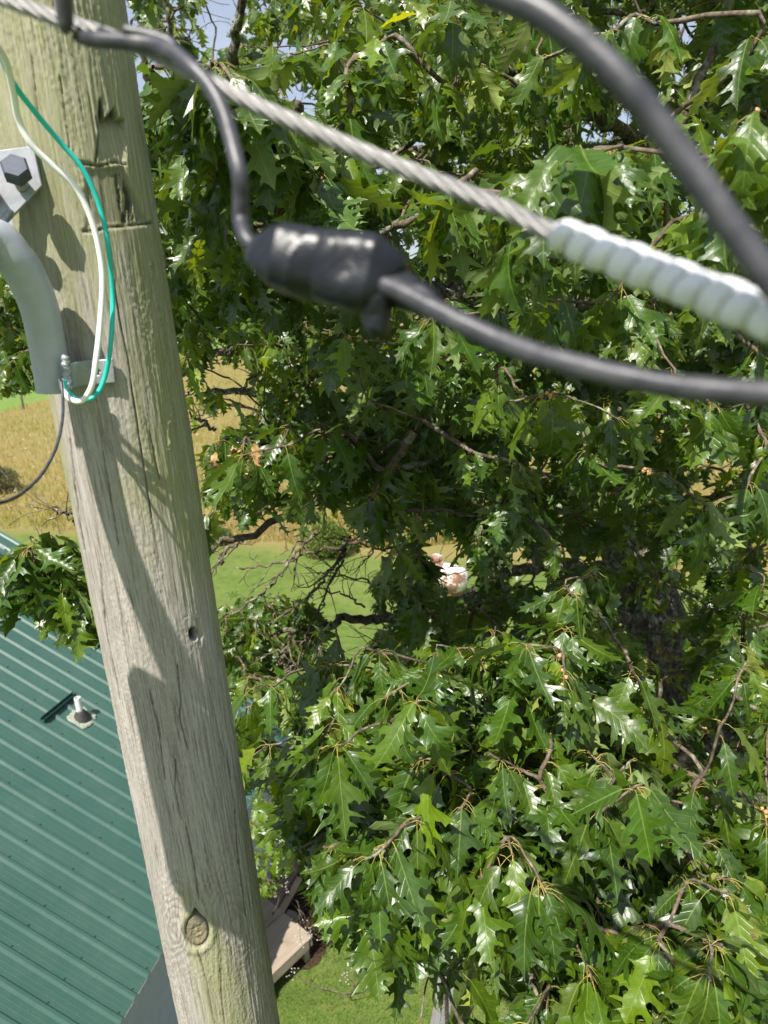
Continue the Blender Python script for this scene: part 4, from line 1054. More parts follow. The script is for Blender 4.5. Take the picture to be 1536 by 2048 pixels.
# near sprays, placed where the photograph shows them
NEAR = [(425, 130, 1.15), (470, 165, 1.05), (300, 270, 1.7), (360, 300, 1.5), (440, 205, 1.2), (560, 250, 1.25), (600, 210, 1.3), (620, 330, 1.3), (700, 300, 1.3), (660, 300, 1.6), (420, 470, 1.35), (560, 430, 1.6), (900, 385, 1.2), (935, 400, 1.35), (1010, 380, 1.15),
        (1150, 300, .95), (1160, 310, 1.15), (1240, 300, 1.05), (1510, 210, .95), (1500, 330, 1.0), (1120, 390, 1.25), (1040, 470, 1.1), (960, 130, 1.9), (1380, 430, 1.3), (1215, 600, 1.3), (690, 670, 1.35), (700, 700, 1.6), (850, 640, 1.15), (900, 590, 1.5), (990, 620, 1.3), (920, 720, 1.5),
        (440, 880, 1.9), (500, 900, 2.1), (560, 830, 1.9), (620, 860, 2.0), (690, 890, 1.8), (1080, 600, 1.3), (1000, 790, 1.3), (1120, 790, 1.2), (1240, 840, 1.4), (1350, 760, 1.5), (1440, 820, 1.6), (880, 840, 1.7), (800, 880, 1.8), (1430, 1010, 1.7), (1020, 1000, 1.6), (940, 1010, 1.7),
        (1130, 1170, 1.3), (1220, 1260, 1.35), (1120, 1300, 1.2), (985, 1300, 1.25), (870, 1340, 1.2), (650, 1330, 1.35), (840, 1400, 1.0), (740, 1420, 1.35), (660, 1500, 1.6), (585, 1550, 1.35), (790, 1550, 1.4), (1020, 1370, 1.3), (1130, 1360, 1.15), (960, 1500, 1.5), (1080, 1560, 1.2), (1040, 1620, 1.35), (850, 1630, 1.15), (700, 1640, 1.5), (730, 1720, 1.1), (690, 1700, 1.2), (1360, 1640, 1.4), (1300, 1690, 1.5), (1430, 1680, 1.35),
        (1240, 1730, 1.3), (1140, 1700, 1.5), (1370, 1700, 1.35), (1460, 1760, 1.3), (1510, 1640, 1.6), (1140, 1850, 1.2), (1240, 1870, 1.25), (1040, 1800, 1.3), (940, 1740, 1.35), (800, 1740, 1.3), (1330, 1850, 1.2), (1420, 1890, 1.15), (1420, 1960, 1.1), (1190, 1930, 1.3), (1130, 1900, 1.4), (1500, 1920, 1.4), (1300, 2000, 1.3), (1200, 2040, 1.3), (1500, 1350, 1.9), (1400, 1450, 2.2), (1420, 1300, 2.4), (1480, 1150, 2.2), (700, 180, 1.9), (800, 120, 2.1), (1300, 300, 1.7)]
for x, y, d in NEAR:
    big = (y < 620 and x > 1000)
    d = d*(1.12 if big else 1.32 if y > 1000 else 1.22)
    hubs.append((at(x, y, d), d, random.randint(9, 13), random.uniform(.105, .14)))
    if not big and d < 2.2:
        for _ in range(1 if y < 1000 else 2):
            x2, y2 = x+random.gauss(0, 75), y+random.gauss(0, 60)
            if gap_at(x2, y2) > .5 or x2 < 560-.06*(2048-y2)*0 and y2 > 1750: continue
            d2 = d*random.uniform(1.02, 1.35); hubs.append((at(x2, y2, d2), d2, random.randint(8, 11), random.uniform(.11, .15)))
n_near = len(hubs)
region(590, 1560, 1480, 2080, 1.45, 2.3, 62, L=(.11, .15), nl=(8, 11))
region(640, 1320, 1250, 1560, 1.5, 2.2, 26, L=(.11, .15), nl=(8, 11))
region(300, 700, 120, 420, 1.4, 2.4, 26, L=(.11, .15), nl=(8, 11))
region(780, 860, 1120, 1165, 2.6, 3.6, 8, L=(.1, .14), skip=0)
region(600, 1560, -60, 1100, 2.2, 4.4, 150)
region(600, 1600, -100, 1150, 4.5, 9.0, 420)
region(480, 640, 1340, 1530, 2.6, 4.0, 22, skip=.3)
region(300, 620, 250, 620, 3.0, 7.0, 70)
region(270, 660, -40, 270, 3.0, 7.0, 70, skip=.85)
region(365, 640, 640, 860, 2.2, 3.6, 30, L=(.1, .14), skip=.75)
region(560, 1050, 780, 1120, 1.9, 3.0, 45, L=(.1, .14))
region(1150, 1600, 700, 1500, 2.4, 4.5, 60)
region(640, 1560, 1250, 2080, 1.6, 2.6, 60, L=(.1, .14))
# middle and deep layers of the crown
region(290, 620, 150, 620, 1.9, 4.5, 85)
region(560, 1560, -60, 640, 1.8, 4.0, 190)
region(400, 900, 600, 1080, 2.4, 4.6, 70)
region(800, 1560, 620, 1300, 1.9, 4.0, 150)
region(480, 760, 1340, 1700, 1.9, 3.4, 60)
region(400, 780, 850, 1050, 1.9, 3.2, 75, L=(.10, .145))
region(370, 640, 620, 860, 3.0, 6.0, 60, skip=.8)
region(640, 1300, 1280, 1800, 1.5, 2.8, 95)
region(700, 1560, 1650, 2100, 1.5, 2.6, 110)
region(1150, 1600, 1350, 1700, 2.6, 4.2, 40)
region(-10, 95, 520, 750, 4.0, 7.0, 150, skip=0)
region(-260, -10, 300, 760, 4.4, 7.0, 60, nl=(6, 9))
region(255, 420, 430, 640, 3.2, 6.5, 75)
region(350, 640, 560, 720, 3.5, 7, 60)
region(445, 650, 1180, 1360, 3.6, 4.8, 95, L=(.10, .14), skip=.6)
region(450, 700, 1340, 1560, 3.0, 4.6, 50, L=(.1, .14))
region(250, 1700, -260, 700, 4.0, 9.5, 1050)
region(640, 1700, 640, 1300, 4.0, 9.0, 640)
region(760, 1000, 1150, 1330, 4.5, 7.0, 80, skip=.9)
region(760, 1700, 1250, 1900, 3.2, 7.2, 520)
region(900, 1700, 1700, 2300, 2.8, 5.5, 230)
region(1000, 1900, -900, -200, 2.2, 6.0, 260)
# crown above and to the right of the frame: it shades the inner limbs
for _ in range(330):
    p = np.array([random.uniform(.3, 6), random.uniform(1.6, 8), H+random.uniform(.5, 3.2)])
    x, y, z = proj(p)
    if z > 0 and -40 < y < 2100 and 0 < x < 1560: continue
    hubs.append((p, float(np.linalg.norm(p-EYE)), random.randint(6, 9), random.uniform(.12, .17)))
for _ in range(330):
    p = np.array([random.uniform(.85, 4.4), random.uniform(1.5, 5.2), H+random.uniform(.7, 2.8)])
    x, y, z = proj(p)
    if z > 0 and y > -60 and 0 < x < 1600: continue
    hubs.append((p, float(np.linalg.norm(p-EYE))+3, random.randint(7, 9), random.uniform(.14, .17)))
# spray over the roof, left of the pole
LEFT = [(60, 1075, 2.5), (105, 1080, 2.6), (25, 1100, 2.6), (85, 1115, 2.5), (140, 1105, 2.7), (140, 1150, 2.6), (60, 1130, 2.6), (165, 1170, 2.6), (115, 1130, 2.4), (180, 1130, 2.8), (10, 1135, 2.7), (190, 1200, 2.6), (215, 1160, 2.8), (-30, 1100, 2.7), (240, 1150, 2.8), (80, 1150, 2.35), (120, 1180, 2.3), (150, 1205, 2.35), (40, 1110, 2.3), (178, 1215, 2.3), (100, 1165, 2.6), (155, 1165, 2.3), (60, 1095, 2.3), (205, 1235, 2.4), (130, 1170, 2.5), (20, 1160, 2.5)]
for x, y, d in LEFT: hubs.append((at(x, y, d), d, random.randint(8, 12), random.uniform(.12, .155)))
n_all = len(hubs)

oak_base = onz(1440, 1960) ; oak_base[2] = 0
oak_base = np.array([3.15, 5.0, 0.0])
oak = empty('oak_tree', oak_base, 'large oak with glossy pointed-lobed leaves filling the view right of the pole', 'tree')
# trunk and limbs through points seen in the photograph
trunk = spline([oak_base-np.array([0, 0, .3]), oak_base+np.array([-.02, .05, 1.5]), at(1440, 1600, 6.1), at(1385, 1430, 6.0), at(1330, 1290, 5.9), at(1270, 1130, 5.9), at(1230, 950, 6.0), at(1200, 760, 6.2), at(1160, 500, 6.4), at(1130, 250, 6.7), at(1100, -100, 7.2), at(1080, -500, 8.0)], 10)
tr = np.interp(np.linspace(0, 1, len(trunk)), [0, .12, .3, .5, .7, 1], [.36, .30, .26, .22, .15, .05])
mb = MB(); mb.tube(trunk, tr, 26, True, .035)
mb.build('trunk', M_bark, oak, True)
nodes = [p for p in trunk[6:]]; nrad = list(tr[6:])
skel = []
limbs = [  # (points from the trunk outwards, r0, r1)
    ([(1250, 1050, 5.9), (1340, 1040, 5.5), (1400, 1010, 5.2), (1470, 985, 5.0), (1560, 950, 4.8)], .07, .03),
    ([(1440, 1600, 6.0), (1500, 1570, 5.2), (1536, 1545, 4.6), (1500, 1500, 4.2), (1440, 1478, 4.0), (1405, 1500, 3.9), (1340, 1490, 3.8), (1290, 1462, 3.7), (1240, 1440, 3.6)], .06, .018),
    ([(1536, 1545, 4.6), (1560, 1590, 4.0), (1480, 1600, 3.6), (1440, 1640, 3.2)], .035, .012),
    ([(1360, 1500, 3.9), (1345, 1540, 3.3), (1322, 1590, 3.0), (1312, 1622, 2.9), (1330, 1650, 2.6), (1270, 1670, 2.3), (1220, 1690, 2.1)], .026, .008),
    ([(1300, 1230, 5.8), (1180, 1240, 5.0), (1080, 1260, 4.2), (1010, 1285, 3.6), (930, 1320, 3.0)], .055, .014),
    ([(1280, 1150, 5.9), (1130, 1130, 5.2), (1000, 1150, 4.8), (900, 1225, 4.4), (800, 1235, 4.1), (700, 1240, 3.9), (640, 1255, 3.8), (560, 1265, 3.8), (440, 1300, 3.7)], .05, .008),
    ([(1260, 1000, 6.0), (1100, 960, 5.0), (980, 935, 4.2), (880, 925, 3.6), (800, 970, 3.3), (700, 976, 3.2), (600, 955, 3.1), (540, 930, 3.0)], .06, .008),
    ([(1220, 880, 6.1), (1050, 850, 5.2), (880, 800, 4.6), (740, 770, 4.3), (620, 752, 4.1), (560, 782, 4.0), (440, 784, 4.0), (350, 788, 4.1)], .055, .01),
    ([(1210, 800, 6.2), (1000, 760, 5.5), (760, 700, 5.0), (600, 690, 4.8), (500, 700, 4.8), (410, 712, 4.8), (340, 750, 4.9), (100, 700, 5.2), (-60, 620, 5.6)], .05, .012),
    ([(1180, 600, 6.3), (1080, 640, 4.4), (985, 625, 2.6), (905, 598, 2.1), (850, 565, 2.0), (800, 520, 2.0), (770, 480, 1.9), (790, 450, 1.8)], .045, .006),
    ([(1150, 420, 6.5), (1300, 330, 5.0), (1240, 262, 4.4), (1160, 215, 4.0), (1060, 160, 3.6), (950, 110, 3.4)], .05, .01),
    ([(1160, 500, 6.4), (900, 420, 5.4), (700, 420, 4.2), (680, 360, 2.6), (640, 320, 1.9), (600, 290, 1.6)], .05, .008),
    ([(1130, 250, 6.7), (900, 300, 6.0), (600, 320, 5.4), (480, 260, 5.0), (462, 180, 4.8), (470, 100, 4.7), (480, 0, 4.6), (500, -140, 4.5)], .05, .018),
    ([(600, 320, 5.4), (420, 300, 5.2), (360, 180, 5.0), (345, 80, 4.9), (330, -20, 4.9)], .026, .01),
    ([(420, 300, 5.2), (320, 260, 5.3), (292, 140, 5.2), (285, 0, 5.2), (290, -100, 5.2)], .024, .014),
    ([(1200, 700, 6.2), (1400, 560, 5.0), (1500, 480, 4.0), (1560, 400, 3.0), (1530, 350, 1.5)], .05, .008),
    ([(1380, 1400, 6.0), (1200, 1500, 4.6), (1000, 1600, 3.4), (860, 1620, 2.4)], .05, .01),
    ([(1440, 1650, 6.1), (1350, 1780, 4.4), (1250, 1860, 3.0), (1150, 1850, 2.0)], .05, .01),
    ([(700, 976, 3.2), (460, 1080, 3.1), (300, 1130, 3.0), (215, 1142, 2.9), (120, 1112, 2.75), (60, 1105, 2.7)], .018, .006),
    ([(800, 520, 2.0), (830, 560, 2.0), (870, 700, 2.0), (830, 860, 2.0)], .01, .005),
]
def nearest(p):
    A = np.array(nodes); d = np.linalg.norm(A-p, axis=1); i = int(np.argmin(d)); return i, d[i]
for k, (pts, r0, r1) in enumerate(limbs):
    P = np.array([at(*q) for q in pts]); i, dd = nearest(P[0]); P = np.vstack([nodes[i], P[1:] if dd < .35 else P])
    S_ = spline(P, 9); S_[1:-1] += rng.normal(0, .012, (len(S_)-2, 3))*np.linspace(1, .6, len(S_)-2)[:, None]
    R = np.linspace(r0, r1, len(S_)); mb = MB(); mb.tube(S_, R, 12, True, .09)
    mb.build('limb', M_bark if r0 > .03 else M_twig, oak, True)
    nodes += list(S_[2:]); nrad += list(R[2:])
# branchlets: join every spray to the nearest wood, growing outwards
DIRS = None
order = sorted(range(n_all), key=lambda i: nearest(hubs[i][0])[1])
NA = np.array(nodes); parentA = [-1]*len(nodes); seg = {}
nodes_l = list(nodes); par = [-1]*len(nodes); hubnode = [None]*n_all
buf = np.zeros((len(nodes)+n_all*2+10, 3)); cnt = len(nodes); buf[:cnt] = NA
for i in order:
    p = hubs[i][0]; d = np.linalg.norm(buf[:cnt]-p, axis=1); j = int(np.argmin(d))
    if d[j] > .35:
        m = (buf[j]+p)/2+rng.normal(0, .07, 3)*min(1, d[j])+np.array([0, 0, .06*d[j]])
        buf[cnt] = m; par.append(j); cnt += 1; j = cnt-1
    buf[cnt] = p; par.append(j); hubnode[i] = cnt; cnt += 1
N0 = len(nodes); load = np.zeros(cnt)
for k in range(cnt-1, N0-1, -1):
    load[k] += .0026**2.4
    if par[k] >= N0: load[par[k]] += load[k]
def twig_mesh(rows, name, mat, sides=5):
    Vs, Ts = [], []; off = 0
    A = np.array([r[0] for r in rows]); B = np.array([r[1] for r in rows]); ra = np.array([r[2] for r in rows]); rb = np.array([r[3] for r in rows]); k = len(A)
    T = norm(B-A); a1 = norm(np.cross(T, [.31, .22, .9])); a2 = np.cross(T, a1); L = np.linalg.norm(B-A, axis=1)[:, None]
    j1 = rng.normal(0, .05, (k, 1))*L; j2 = rng.normal(0, .05, (k, 1))*L
    st = [0, .17, .33, .5, .67, .84, 1]; rings = []; m0 = np.array([r[4] for r in rows]); m1 = np.array([r[5] for r in rows]); jit = [rng.normal(0, .012, (k, 3))*L for _ in st]
    for t in st:
        c = (2*t**3-3*t*t+1)*A+(t**3-2*t*t+t)*m0+(3*t*t-2*t**3)*B+(t**3-t*t)*m1+(jit[st.index(t)] if 0 < t < 1 else 0)
        rr = (ra*(1-t)+rb*t)[:, None]
        for q in range(sides):
            an = 2*math.pi*q/sides; rings.append(c+(a1*math.cos(an)+a2*math.sin(an))*rr*rng.uniform(.85, 1.15, (k, 1)))
    V = np.stack(rings, 1).reshape(-1, 3); base = []
    for lv in range(len(st)-1):
        for q in range(sides):
            a_, b_ = lv*sides+q, lv*sides+(q+1) % sides; base.append((a_, b_, b_+sides, a_+sides))
    base = np.array(base); Q = (base[None]+(np.arange(k)*sides*len(st))[:, None, None]).reshape(-1, 4)
    me = tri_mesh(name, V, Q); return link(name, me, mat, oak)
rows = []; DIR = np.zeros((cnt, 3))
for k in range(N0, cnt):
    r = min(.013, load[k]**(1/2.4)); rp = r*1.12 if par[k] >= N0 else r*1.4
    A_, B_ = buf[par[k]], buf[k]; L_ = np.linalg.norm(B_-A_)+1e-9
    pd = DIR[par[k]] if par[k] >= N0 else (B_-A_)/L_*.6+rng.normal(0, .35, 3)
    DIR[k] = norm(.55*(B_-A_)/L_+.45*pd+rng.normal(0, .1, 3)); rows.append((A_, B_, min(rp, .016), r, pd*L_*.8, DIR[k]*L_*.8))
twig_mesh(rows, 'twigs', M_twig)

# leaves of each spray: stalks fan out of the hub, blades hang with their glossy side up and outwards
def tint_of():
    b = random.random()
    if b < .10: c = np.array([2.5, 1.85, .9])
    elif b < .36: c = np.array([1.45, 1.2, .9])
    else: c = np.array([1.0, 1.0, 1.0])
    return c*random.uniform(.72, 1.22)
parts = {'near': Foliage(), 'mid': Foliage(), 'deep': Foliage(), 'roof': Foliage()}
for i, (hp, d, nl, L0) in enumerate(hubs):
    j = par[hubnode[i]]; ax = hp-buf[j]; ax = ax/(np.linalg.norm(ax)+1e-9)
    key = 'roof' if i >= n_all-len(LEFT) else ('near' if d < 1.9 else 'mid' if d < 4.2 else 'deep')
    lod = 2 if d < 2.5 else (1 if d < 4.6 else 0)
    a0 = random.uniform(0, 6.28)
    young = random.random() < .06
    for q in range(nl):
        az_ = a0+q*2.4+random.uniform(-.3, .3); el = random.uniform(-.55, .35)
        dirp = np.array([math.cos(az_)*math.cos(el), math.sin(az_)*math.cos(el), math.sin(el)])+ax*.45
        dirp /= np.linalg.norm(dirp)
        L = L0*random.uniform(.72, 1.12); pl = random.uniform(.02, .038)*L0/.14
        h0 = hp-ax*random.uniform(0, .045)
        base = h0+dirp*pl+np.array([0, 0, -.008])
        dl_ = dirp*random.uniform(.35, .9)+np.array([0, 0, -random.uniform(.35, 1.25)]); dl_ /= np.linalg.norm(dl_)
        out = np.array([math.cos(az_), math.sin(az_), 0])
        nn = out*random.uniform(.2, .8)+np.array([random.gauss(0, .35), random.gauss(0, .35), random.uniform(.5, 1.0)])
        c = base+dl_*L*.5
        x, y, z = proj(c)
        if z > .3 and random.random() < gap_at(x, y, 1.0)*1.02: continue
        if z > .3 and z < 1.6 and x < 330 and y < 1500 and key != 'roof': continue
        # keep blades out of the lens and off the wires
        if np.linalg.norm(c-EYE) < .62: continue
        parts[key].add(base, dl_, nn, L, lod, tint_of()*(np.array([1.6, 1.35, .8]) if young else 1), h0)
for k_, f in parts.items():
    f.build('foliage', oak)

# acorns in twos to fives at the hubs of the nearer sprays
me = bpy.data.meshes.new('acorn'); mb = MB()
pr = [(0, .001), (.001, .0042), (.003, .0058), (.0055, .0063), (.007, .0058), (.0072, .0054), (.0095, .005), (.0115, .0034), (.0125, .0012)]
mb.tube([np.array([0, 0, -z]) for z, _ in pr], [r for _, r in pr], 12); me.from_pydata(mb.v, [], mb.f); me.materials.append(M_acorn); me.polygons.foreach_set('use_smooth', [True]*len(me.polygons)); me.update()
acn = 0
cand = list(range(n_near)); random.shuffle(cand)
for i in cand:
    if acn >= 96: break
    if random.random() < .62: continue
    hp, d, *_ = hubs[i]; j = par[hubnode[i]]; ax = buf[j]-hp; ax /= np.linalg.norm(ax)
    for q in range(random.randint(2, 5)):
        if acn >= 96: break
        p = hp+ax*random.uniform(0, .06)+np.array([random.uniform(-1, 1), random.uniform(-1, 1), random.uniform(-1, 1)])*.009
        o = bpy.data.objects.new('acorn', me); COL.objects.link(o); o.parent = oak; o.location = Vector(p-oak_base); o.rotation_euler = (random.uniform(-1, 1), random.uniform(-1, 1), random.uniform(0, 6)); s_ = random.uniform(.62, .98); o.scale = (s_, s_, s_); acn += 1

# bare lichen-covered twigs in the gap over the lawn
dead = [([(800, 1040, 3.9), (750, 1065, 3.9), (700, 1090, 3.85), (620, 1060 + 45, 3.8), (540, 1130, 3.8), (470, 1135, 3.8)], .012), ([(700, 1075, 3.9), (670, 1120, 3.8), (640, 1170, 3.75), (595, 1215, 3.7), (590, 1260, 3.65), (560, 1300, 3.6), (500, 1322, 3.6)], .011),
        ([(690, 1080, 3.9), (680, 1130, 3.8), (655, 1180, 3.8), (640, 1220, 3.75), (620, 1260, 3.7), (600, 1310, 3.6), (575, 1345, 3.6)], .009), ([(640, 1060, 3.9), (600, 1095, 3.8), (560, 1150, 3.8), (520, 1190, 3.8), (470, 1230, 3.8), (445, 1262, 3.8)], .011),
        ([(495, 1068, 3.5), (470, 1088, 3.5), (442, 1110, 3.5), (442, 1130, 3.5)], .014), ([(800, 1090, 4), (770, 1100, 4), (740, 1095, 4), (700, 1078, 4), (650, 1080, 4), (600, 1075, 4)], .008),
        ([(780, 1190, 3.8), (720, 1160, 3.8), (660, 1150, 3.8), (610, 1135, 3.8)], .007), ([(730, 1215, 3.8), (690, 1190, 3.8), (640, 1180, 3.8), (630, 1165, 3.8)], .007), ([(800, 1240, 3.6), (760, 1290, 3.5), (720, 1310, 3.4)], .010), ([(640, 1260, 3.7), (640, 1300, 3.6), (650, 1330, 3.6)], .007),
        ([(620, 745, 4.1), (560, 720, 4.1), (500, 760, 4.0), (470, 790, 4.0)], .012), ([(540, 690, 4.8), (520, 640, 4.8), (500, 610, 4.8)], .012), ([(440, 784, 4.0), (400, 830, 4.0), (372, 850, 4.0)], .008), ([(430, 860, 3.6), (400, 840, 3.6), (370, 825, 3.6)], .012),
        ([(165, 1030, 2.9), (125, 1022, 2.9), (104, 1026, 2.9)], .006), ([(150, 1045, 2.9), (128, 1025, 2.9), (110, 1012, 2.9)], .005), ([(1240, 1620, 3.0), (1262, 1580, 3.0), (1235, 1560, 3.0)], .009), ([(1262, 1580, 3.0), (1275, 1540, 3.0)], .008),
        ([(345, 80, 4.9), (375, 75, 4.9), (385, 40, 4.9)], .008), ([(345, 50, 4.9), (320, 60, 4.9), (312, 30, 4.9)], .006), ([(345, 20, 4.9), (365, 10, 4.9), (372, -20, 4.9)], .006), ([(760, 1060, 4.2), (740, 1110, 4.2), (700, 1150, 4.2)], .008), ([(780, 1150, 4.4), (860, 1160, 4.2), (940, 1138, 4.0)], .007)]
for pts, r in dead:
    P = spline([at(*p) for p in pts], 7); P[1:-1] += rng.normal(0, .008, (len(P)-2, 3)); R = np.linspace(r, r*.35, len(P))
    mb = MB(); mb.tube(P, R, 7, True, .12)
    for k in range(3, len(P)-1, 2):
        if random.random() < .75:
            t = P[k+1]-P[k]; t /= np.linalg.norm(t); s_ = np.cross(t, norm(np.random.default_rng(k).normal(size=3))); dv = t*.7+s_*random.choice((-1, 1))*.8; l_ = random.uniform(.08, .3)
            q = [P[k]]; cur = dv.copy()
            for st in range(4): cur = cur+rng.normal(0, .22, 3); q.append(q[-1]+norm(cur)*l_/4)
            mb.tube(q, np.linspace(R[k]*.55, .0016, 5), 5, True, .1)
            if random.random() < .6:
                q2 = [q[2]]; cur2 = cur+rng.normal(0, .8, 3)
                for st in range(3): cur2 = cur2+rng.normal(0, .3, 3); q2.append(q2[-1]+norm(cur2)*l_/6)
                mb.tube(q2, np.linspace(R[k]*.35, .0014, 4), 4, True, .1)
    mb.build('bare_twig', M_twig, oak, True)
# a few withered brown leaves
for (x, y, d) in [(432, 898, 2.0), (466, 890, 2.0), (508, 880, 2.0), (478, 915, 2.0), (640, 310, 1.7), (712, 296, 1.8)]:
    f = Foliage(); h_ = at(x, y, d)
    f.add(h_+np.array([0, 0, -.01]), np.array([random.gauss(0, .2), random.gauss(0, .2), -1.]), np.array([random.gauss(0, .6), -1, .2]), .075, 2, np.ones(3), h_, 3.2)
    o = f.build('withered_leaf', oak, mats=[M_deadleaf, M_stalk])

# ================================================================== OTHER PLANTS
def small_leaf_plant(name, base, blobs, nleaf, size, cols, label, cat, stems=True, group=None, thick=.02):
    root = empty(name, base, label, cat, group)
    V = []; C = []; P = []
    for (c, r, k) in blobs:
        q = norm(rng.normal(size=(k, 3)))*np.cbrt(rng.uniform(.15, 1, (k, 1)))*np.array(r); P.append(np.array(c)+q*(1+.25*(fbm(q[:, 0]*6/r[0]+9, q[:, 2]*6/r[2]+9, 3)[:, None]-.5)))
    P = np.concatenate(P); k = len(P)
    d1 = norm(rng.normal(size=(k, 3))+np.array([0, 0, -.3])); d2 = norm(np.cross(d1, rng.normal(size=(k, 3)))); s_ = size*rng.uniform(.6, 1.3, (k, 1))
    Q = np.stack([P, P+d1*s_*.5+d2*s_*.28, P+d1*s_, P+d1*s_*.5-d2*s_*.28], 1).reshape(-1, 3)
    cc = cols[rng.integers(0, len(cols), k)]*rng.uniform(.7, 1.3, (k, 1))
    me = tri_mesh('foliage', Q, np.arange(k*4).reshape(-1, 4), None, {'tint': ('FLOAT_COLOR', np.concatenate([np.repeat(cc, 4, 0), np.ones((k*4, 1))], 1))}, False)
    link('foliage', me, M_blade, root)
    mb = MB()
    for (c, r, kk) in blobs:
        c = np.array(c, float); b = np.array(base, float)
        mb.tube(spline([b, b*.5+c*.5+rng.normal(0, .05, 3)*r[0], c, c+np.array([0, 0, r[2]*.6])], 5), np.linspace(thick, thick*.25, 16), 6)
        for _ in range(5):
            e = c+norm(rng.normal(size=3))*np.array(r)*.8; mb.tube([c, (c+e)/2+rng.normal(0, .03, 3), e], [thick*.4, thick*.3, thick*.12], 5)
    mb.build('stems', M_twig, root)
    return root
def bush(px_, py_, w_, h_, label, cols, k=2600, name='field_bush', size=.07):
    b = onz(px_, py_); b[2] = 0
    bl = [(b+np.array([dx*w_, dy*w_, h_*zz]), (w_*rr, w_*rr, h_*.45), int(k*rr)) for dx, dy, zz, rr in ((0, 0, .5, .9), (-.5, .1, .35, .6), (.5, 0, .4, .6), (.1, -.3, .75, .5), (-.2, .2, .85, .4))]
    return small_leaf_plant(name, b, bl, k, size, np.array(cols), label, 'bush')
bush(655, 1112, .85, 1.25, 'yellow green bush at the field edge behind the bare twigs', [[.14, .2, .03], [.2, .24, .05], [.09, .15, .025]], 4200)
bush(432, 1088, .6, .7, 'low grey green bush at the field edge right beside the pole', [[.16, .19, .06], [.1, .14, .04]], 2400)
bush(-8, 985, 1.2, 1.5, 'dark scrubby bush in the hay field at the left edge', [[.05, .08, .03], [.1, .11, .05], [.2, .18, .1]], 4200)
bush(1290, 1150, .9, 1.0, 'green bush at the field edge right of the oak trunk', [[.12, .19, .03], [.18, .23, .05]], 3000)
# weedy shrub by the lumber with dry white blossom heads
def weed(label, px0, py0, tips, group):
    b = onz(px0, py0); b[2] = 0; root = empty('flowering_shrub', b, label, 'shrub', group); mb = MB(); fl = MB(); f = Foliage()
    for (x, y, z) in tips:
        t = onz(x, y, z); m = (b+t)/2+rng.normal(0, .08, 3); S_ = spline([b, m, t], 8); mb.tube(S_, np.linspace(.009, .002, len(S_)), 6)
        for k in range(9):
            c = t+rng.normal(0, .04, 3); mb.tube([t-(t-m)*.04, c], [.002, .001], 4); fl.tube([c-np.array([0, 0, .006]), c, c+np.array([0, 0, .006])], [.003, .008, .003], 6)
    mb.build('stem', M_twig, root, True); fl.build('blossom', M_flower, root, True)
weed('dry branching shrub with tiny white blossoms in front of the grey wall by the lumber', 575, 1800, [(512, 1618, 1.9), (590, 1700, 1.5), (560, 1750, 1.3), (572, 1775, 1.2), (616, 1870, .8), (600, 1880, .8), (610, 1850, .9)], None)
weed('pale dry weed with white seed heads standing in the lawn left of the wire fence', 700, 1990, [(588, 1945, .5), (700, 1930, .7), (690, 1950, .6), (740, 1960, .6)], None)
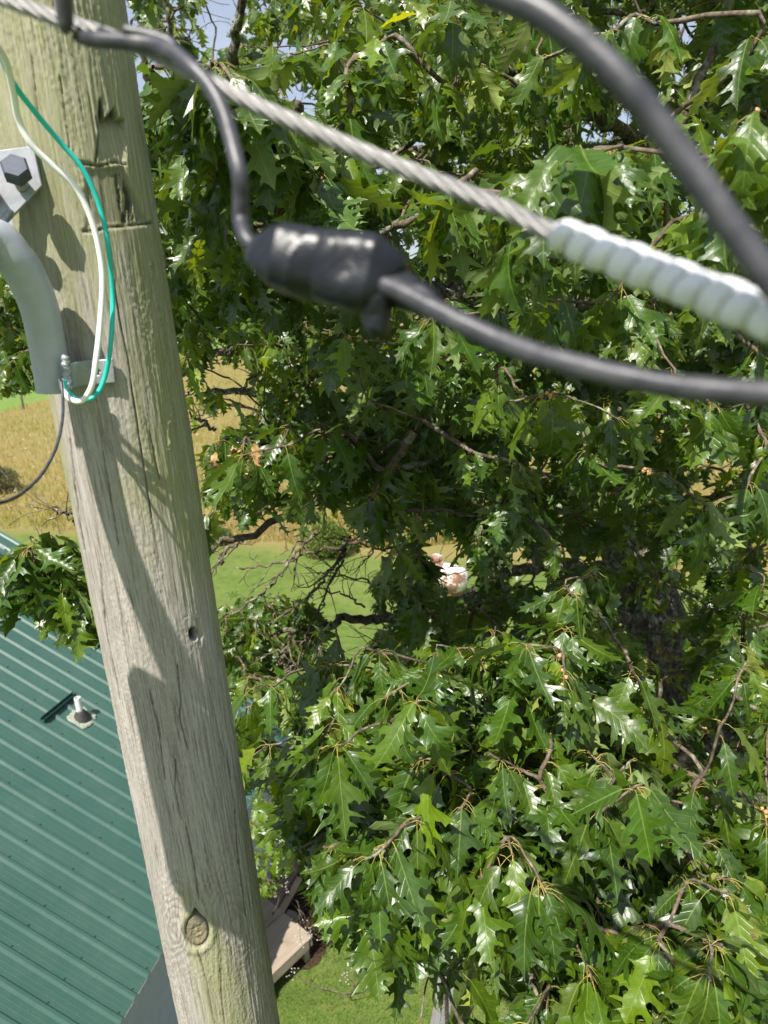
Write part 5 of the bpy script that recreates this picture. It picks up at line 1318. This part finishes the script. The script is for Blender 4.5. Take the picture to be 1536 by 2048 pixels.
# light-green sapling in front of the wall
sapb = onz(545, 1830); sapb[2] = 0
sap = empty('oak_sapling', sapb, 'small light green sapling growing between the pole and the grey wall', 'sapling')
f = Foliage(); mb = MB(); mb.tube(spline([sapb, at(560, 1790, 8.2), at(548, 1700, 7.4), at(540, 1600, 7.0)], 8), np.linspace(.016, .005, 25), 7)
for _ in range(62):
    x, y = random.uniform(498, 590), random.uniform(1590, 1780); d = random.uniform(6.9, 7.6)
    if y > 1735 and x > 540: continue
    hp = at(x, y, d); mb.tube([at(548+random.uniform(-6, 6), y+20, 7.3), hp], [.005, .002], 4)
    for q in range(5):
        a_ = q*1.3+random.random(); dv = np.array([math.cos(a_), math.sin(a_), -random.uniform(.4, 1.4)])
        f.add(hp+norm(dv)*.03, dv, np.array([math.cos(a_)*.5, math.sin(a_)*.5, .8]), random.uniform(.08, .13), 0, np.array([2.3, 1.8, .9])*random.uniform(.8, 1.2), hp)
f.build('foliage', sap); mb.build('stem', M_twig, sap, True)

# far trees along the horizon
def far_tree(i, x, y, h, r, label):
    b = np.array([x, y, 0.]); root = empty('far_tree', b, label, 'tree', 'trees along the far side of the field')
    mb = MB(); mb.tube([b, b+np.array([0, 0, h*.5]), b+np.array([.3, 0, h*.8])], [.3, .22, .08], 8)
    for k in range(7):
        a = k*2.4; e = b+np.array([math.cos(a)*r*.7, math.sin(a)*r*.7, h*(.45+.06*k)]); mb.tube([b+np.array([0, 0, h*.3+k*.3]), e], [.1, .03], 5)
    mb.build('trunk', M_bark, root)
    k = 2600; cs = b+np.stack([rng.normal(0, r*.42, 26), rng.normal(0, r*.42, 26), h*rng.uniform(.35, .92, 26)], -1)
    P = cs[rng.integers(0, 26, k)]+norm(rng.normal(size=(k, 3)))*np.cbrt(rng.uniform(.2, 1, (k, 1)))*r*.38
    d1 = norm(rng.normal(size=(k, 3))); d2 = norm(np.cross(d1, rng.normal(size=(k, 3)))); s_ = .42*rng.uniform(.6, 1.3, (k, 1))
    Q = np.stack([P, P+d1*s_*.5+d2*s_*.3, P+d1*s_, P+d1*s_*.5-d2*s_*.3], 1).reshape(-1, 3)
    cc = np.array([[.05, .10, .02], [.07, .13, .03], [.045, .085, .025]])[rng.integers(0, 3, k)]*rng.uniform(.8, 1.2, (k, 1))
    me = tri_mesh('crown', Q, np.arange(k*4).reshape(-1, 4), None, {'tint': ('FLOAT_COLOR', np.concatenate([np.repeat(cc, 4, 0), np.ones((k*4, 1))], 1))}, False)
    link('crown', me, M_blade, root)
words = ['tallest', 'broad', 'narrow', 'ragged', 'rounded', 'low']
for i in range(26):
    a = math.radians(62+i*2.75); d = random.uniform(118, 165) if i > 12 else random.uniform(90, 150)
    far_tree(i, d*math.cos(a), d*math.sin(a)+10, random.uniform(8, 13), random.uniform(4, 6.5), 'dark green tree in the row beyond the hay field')
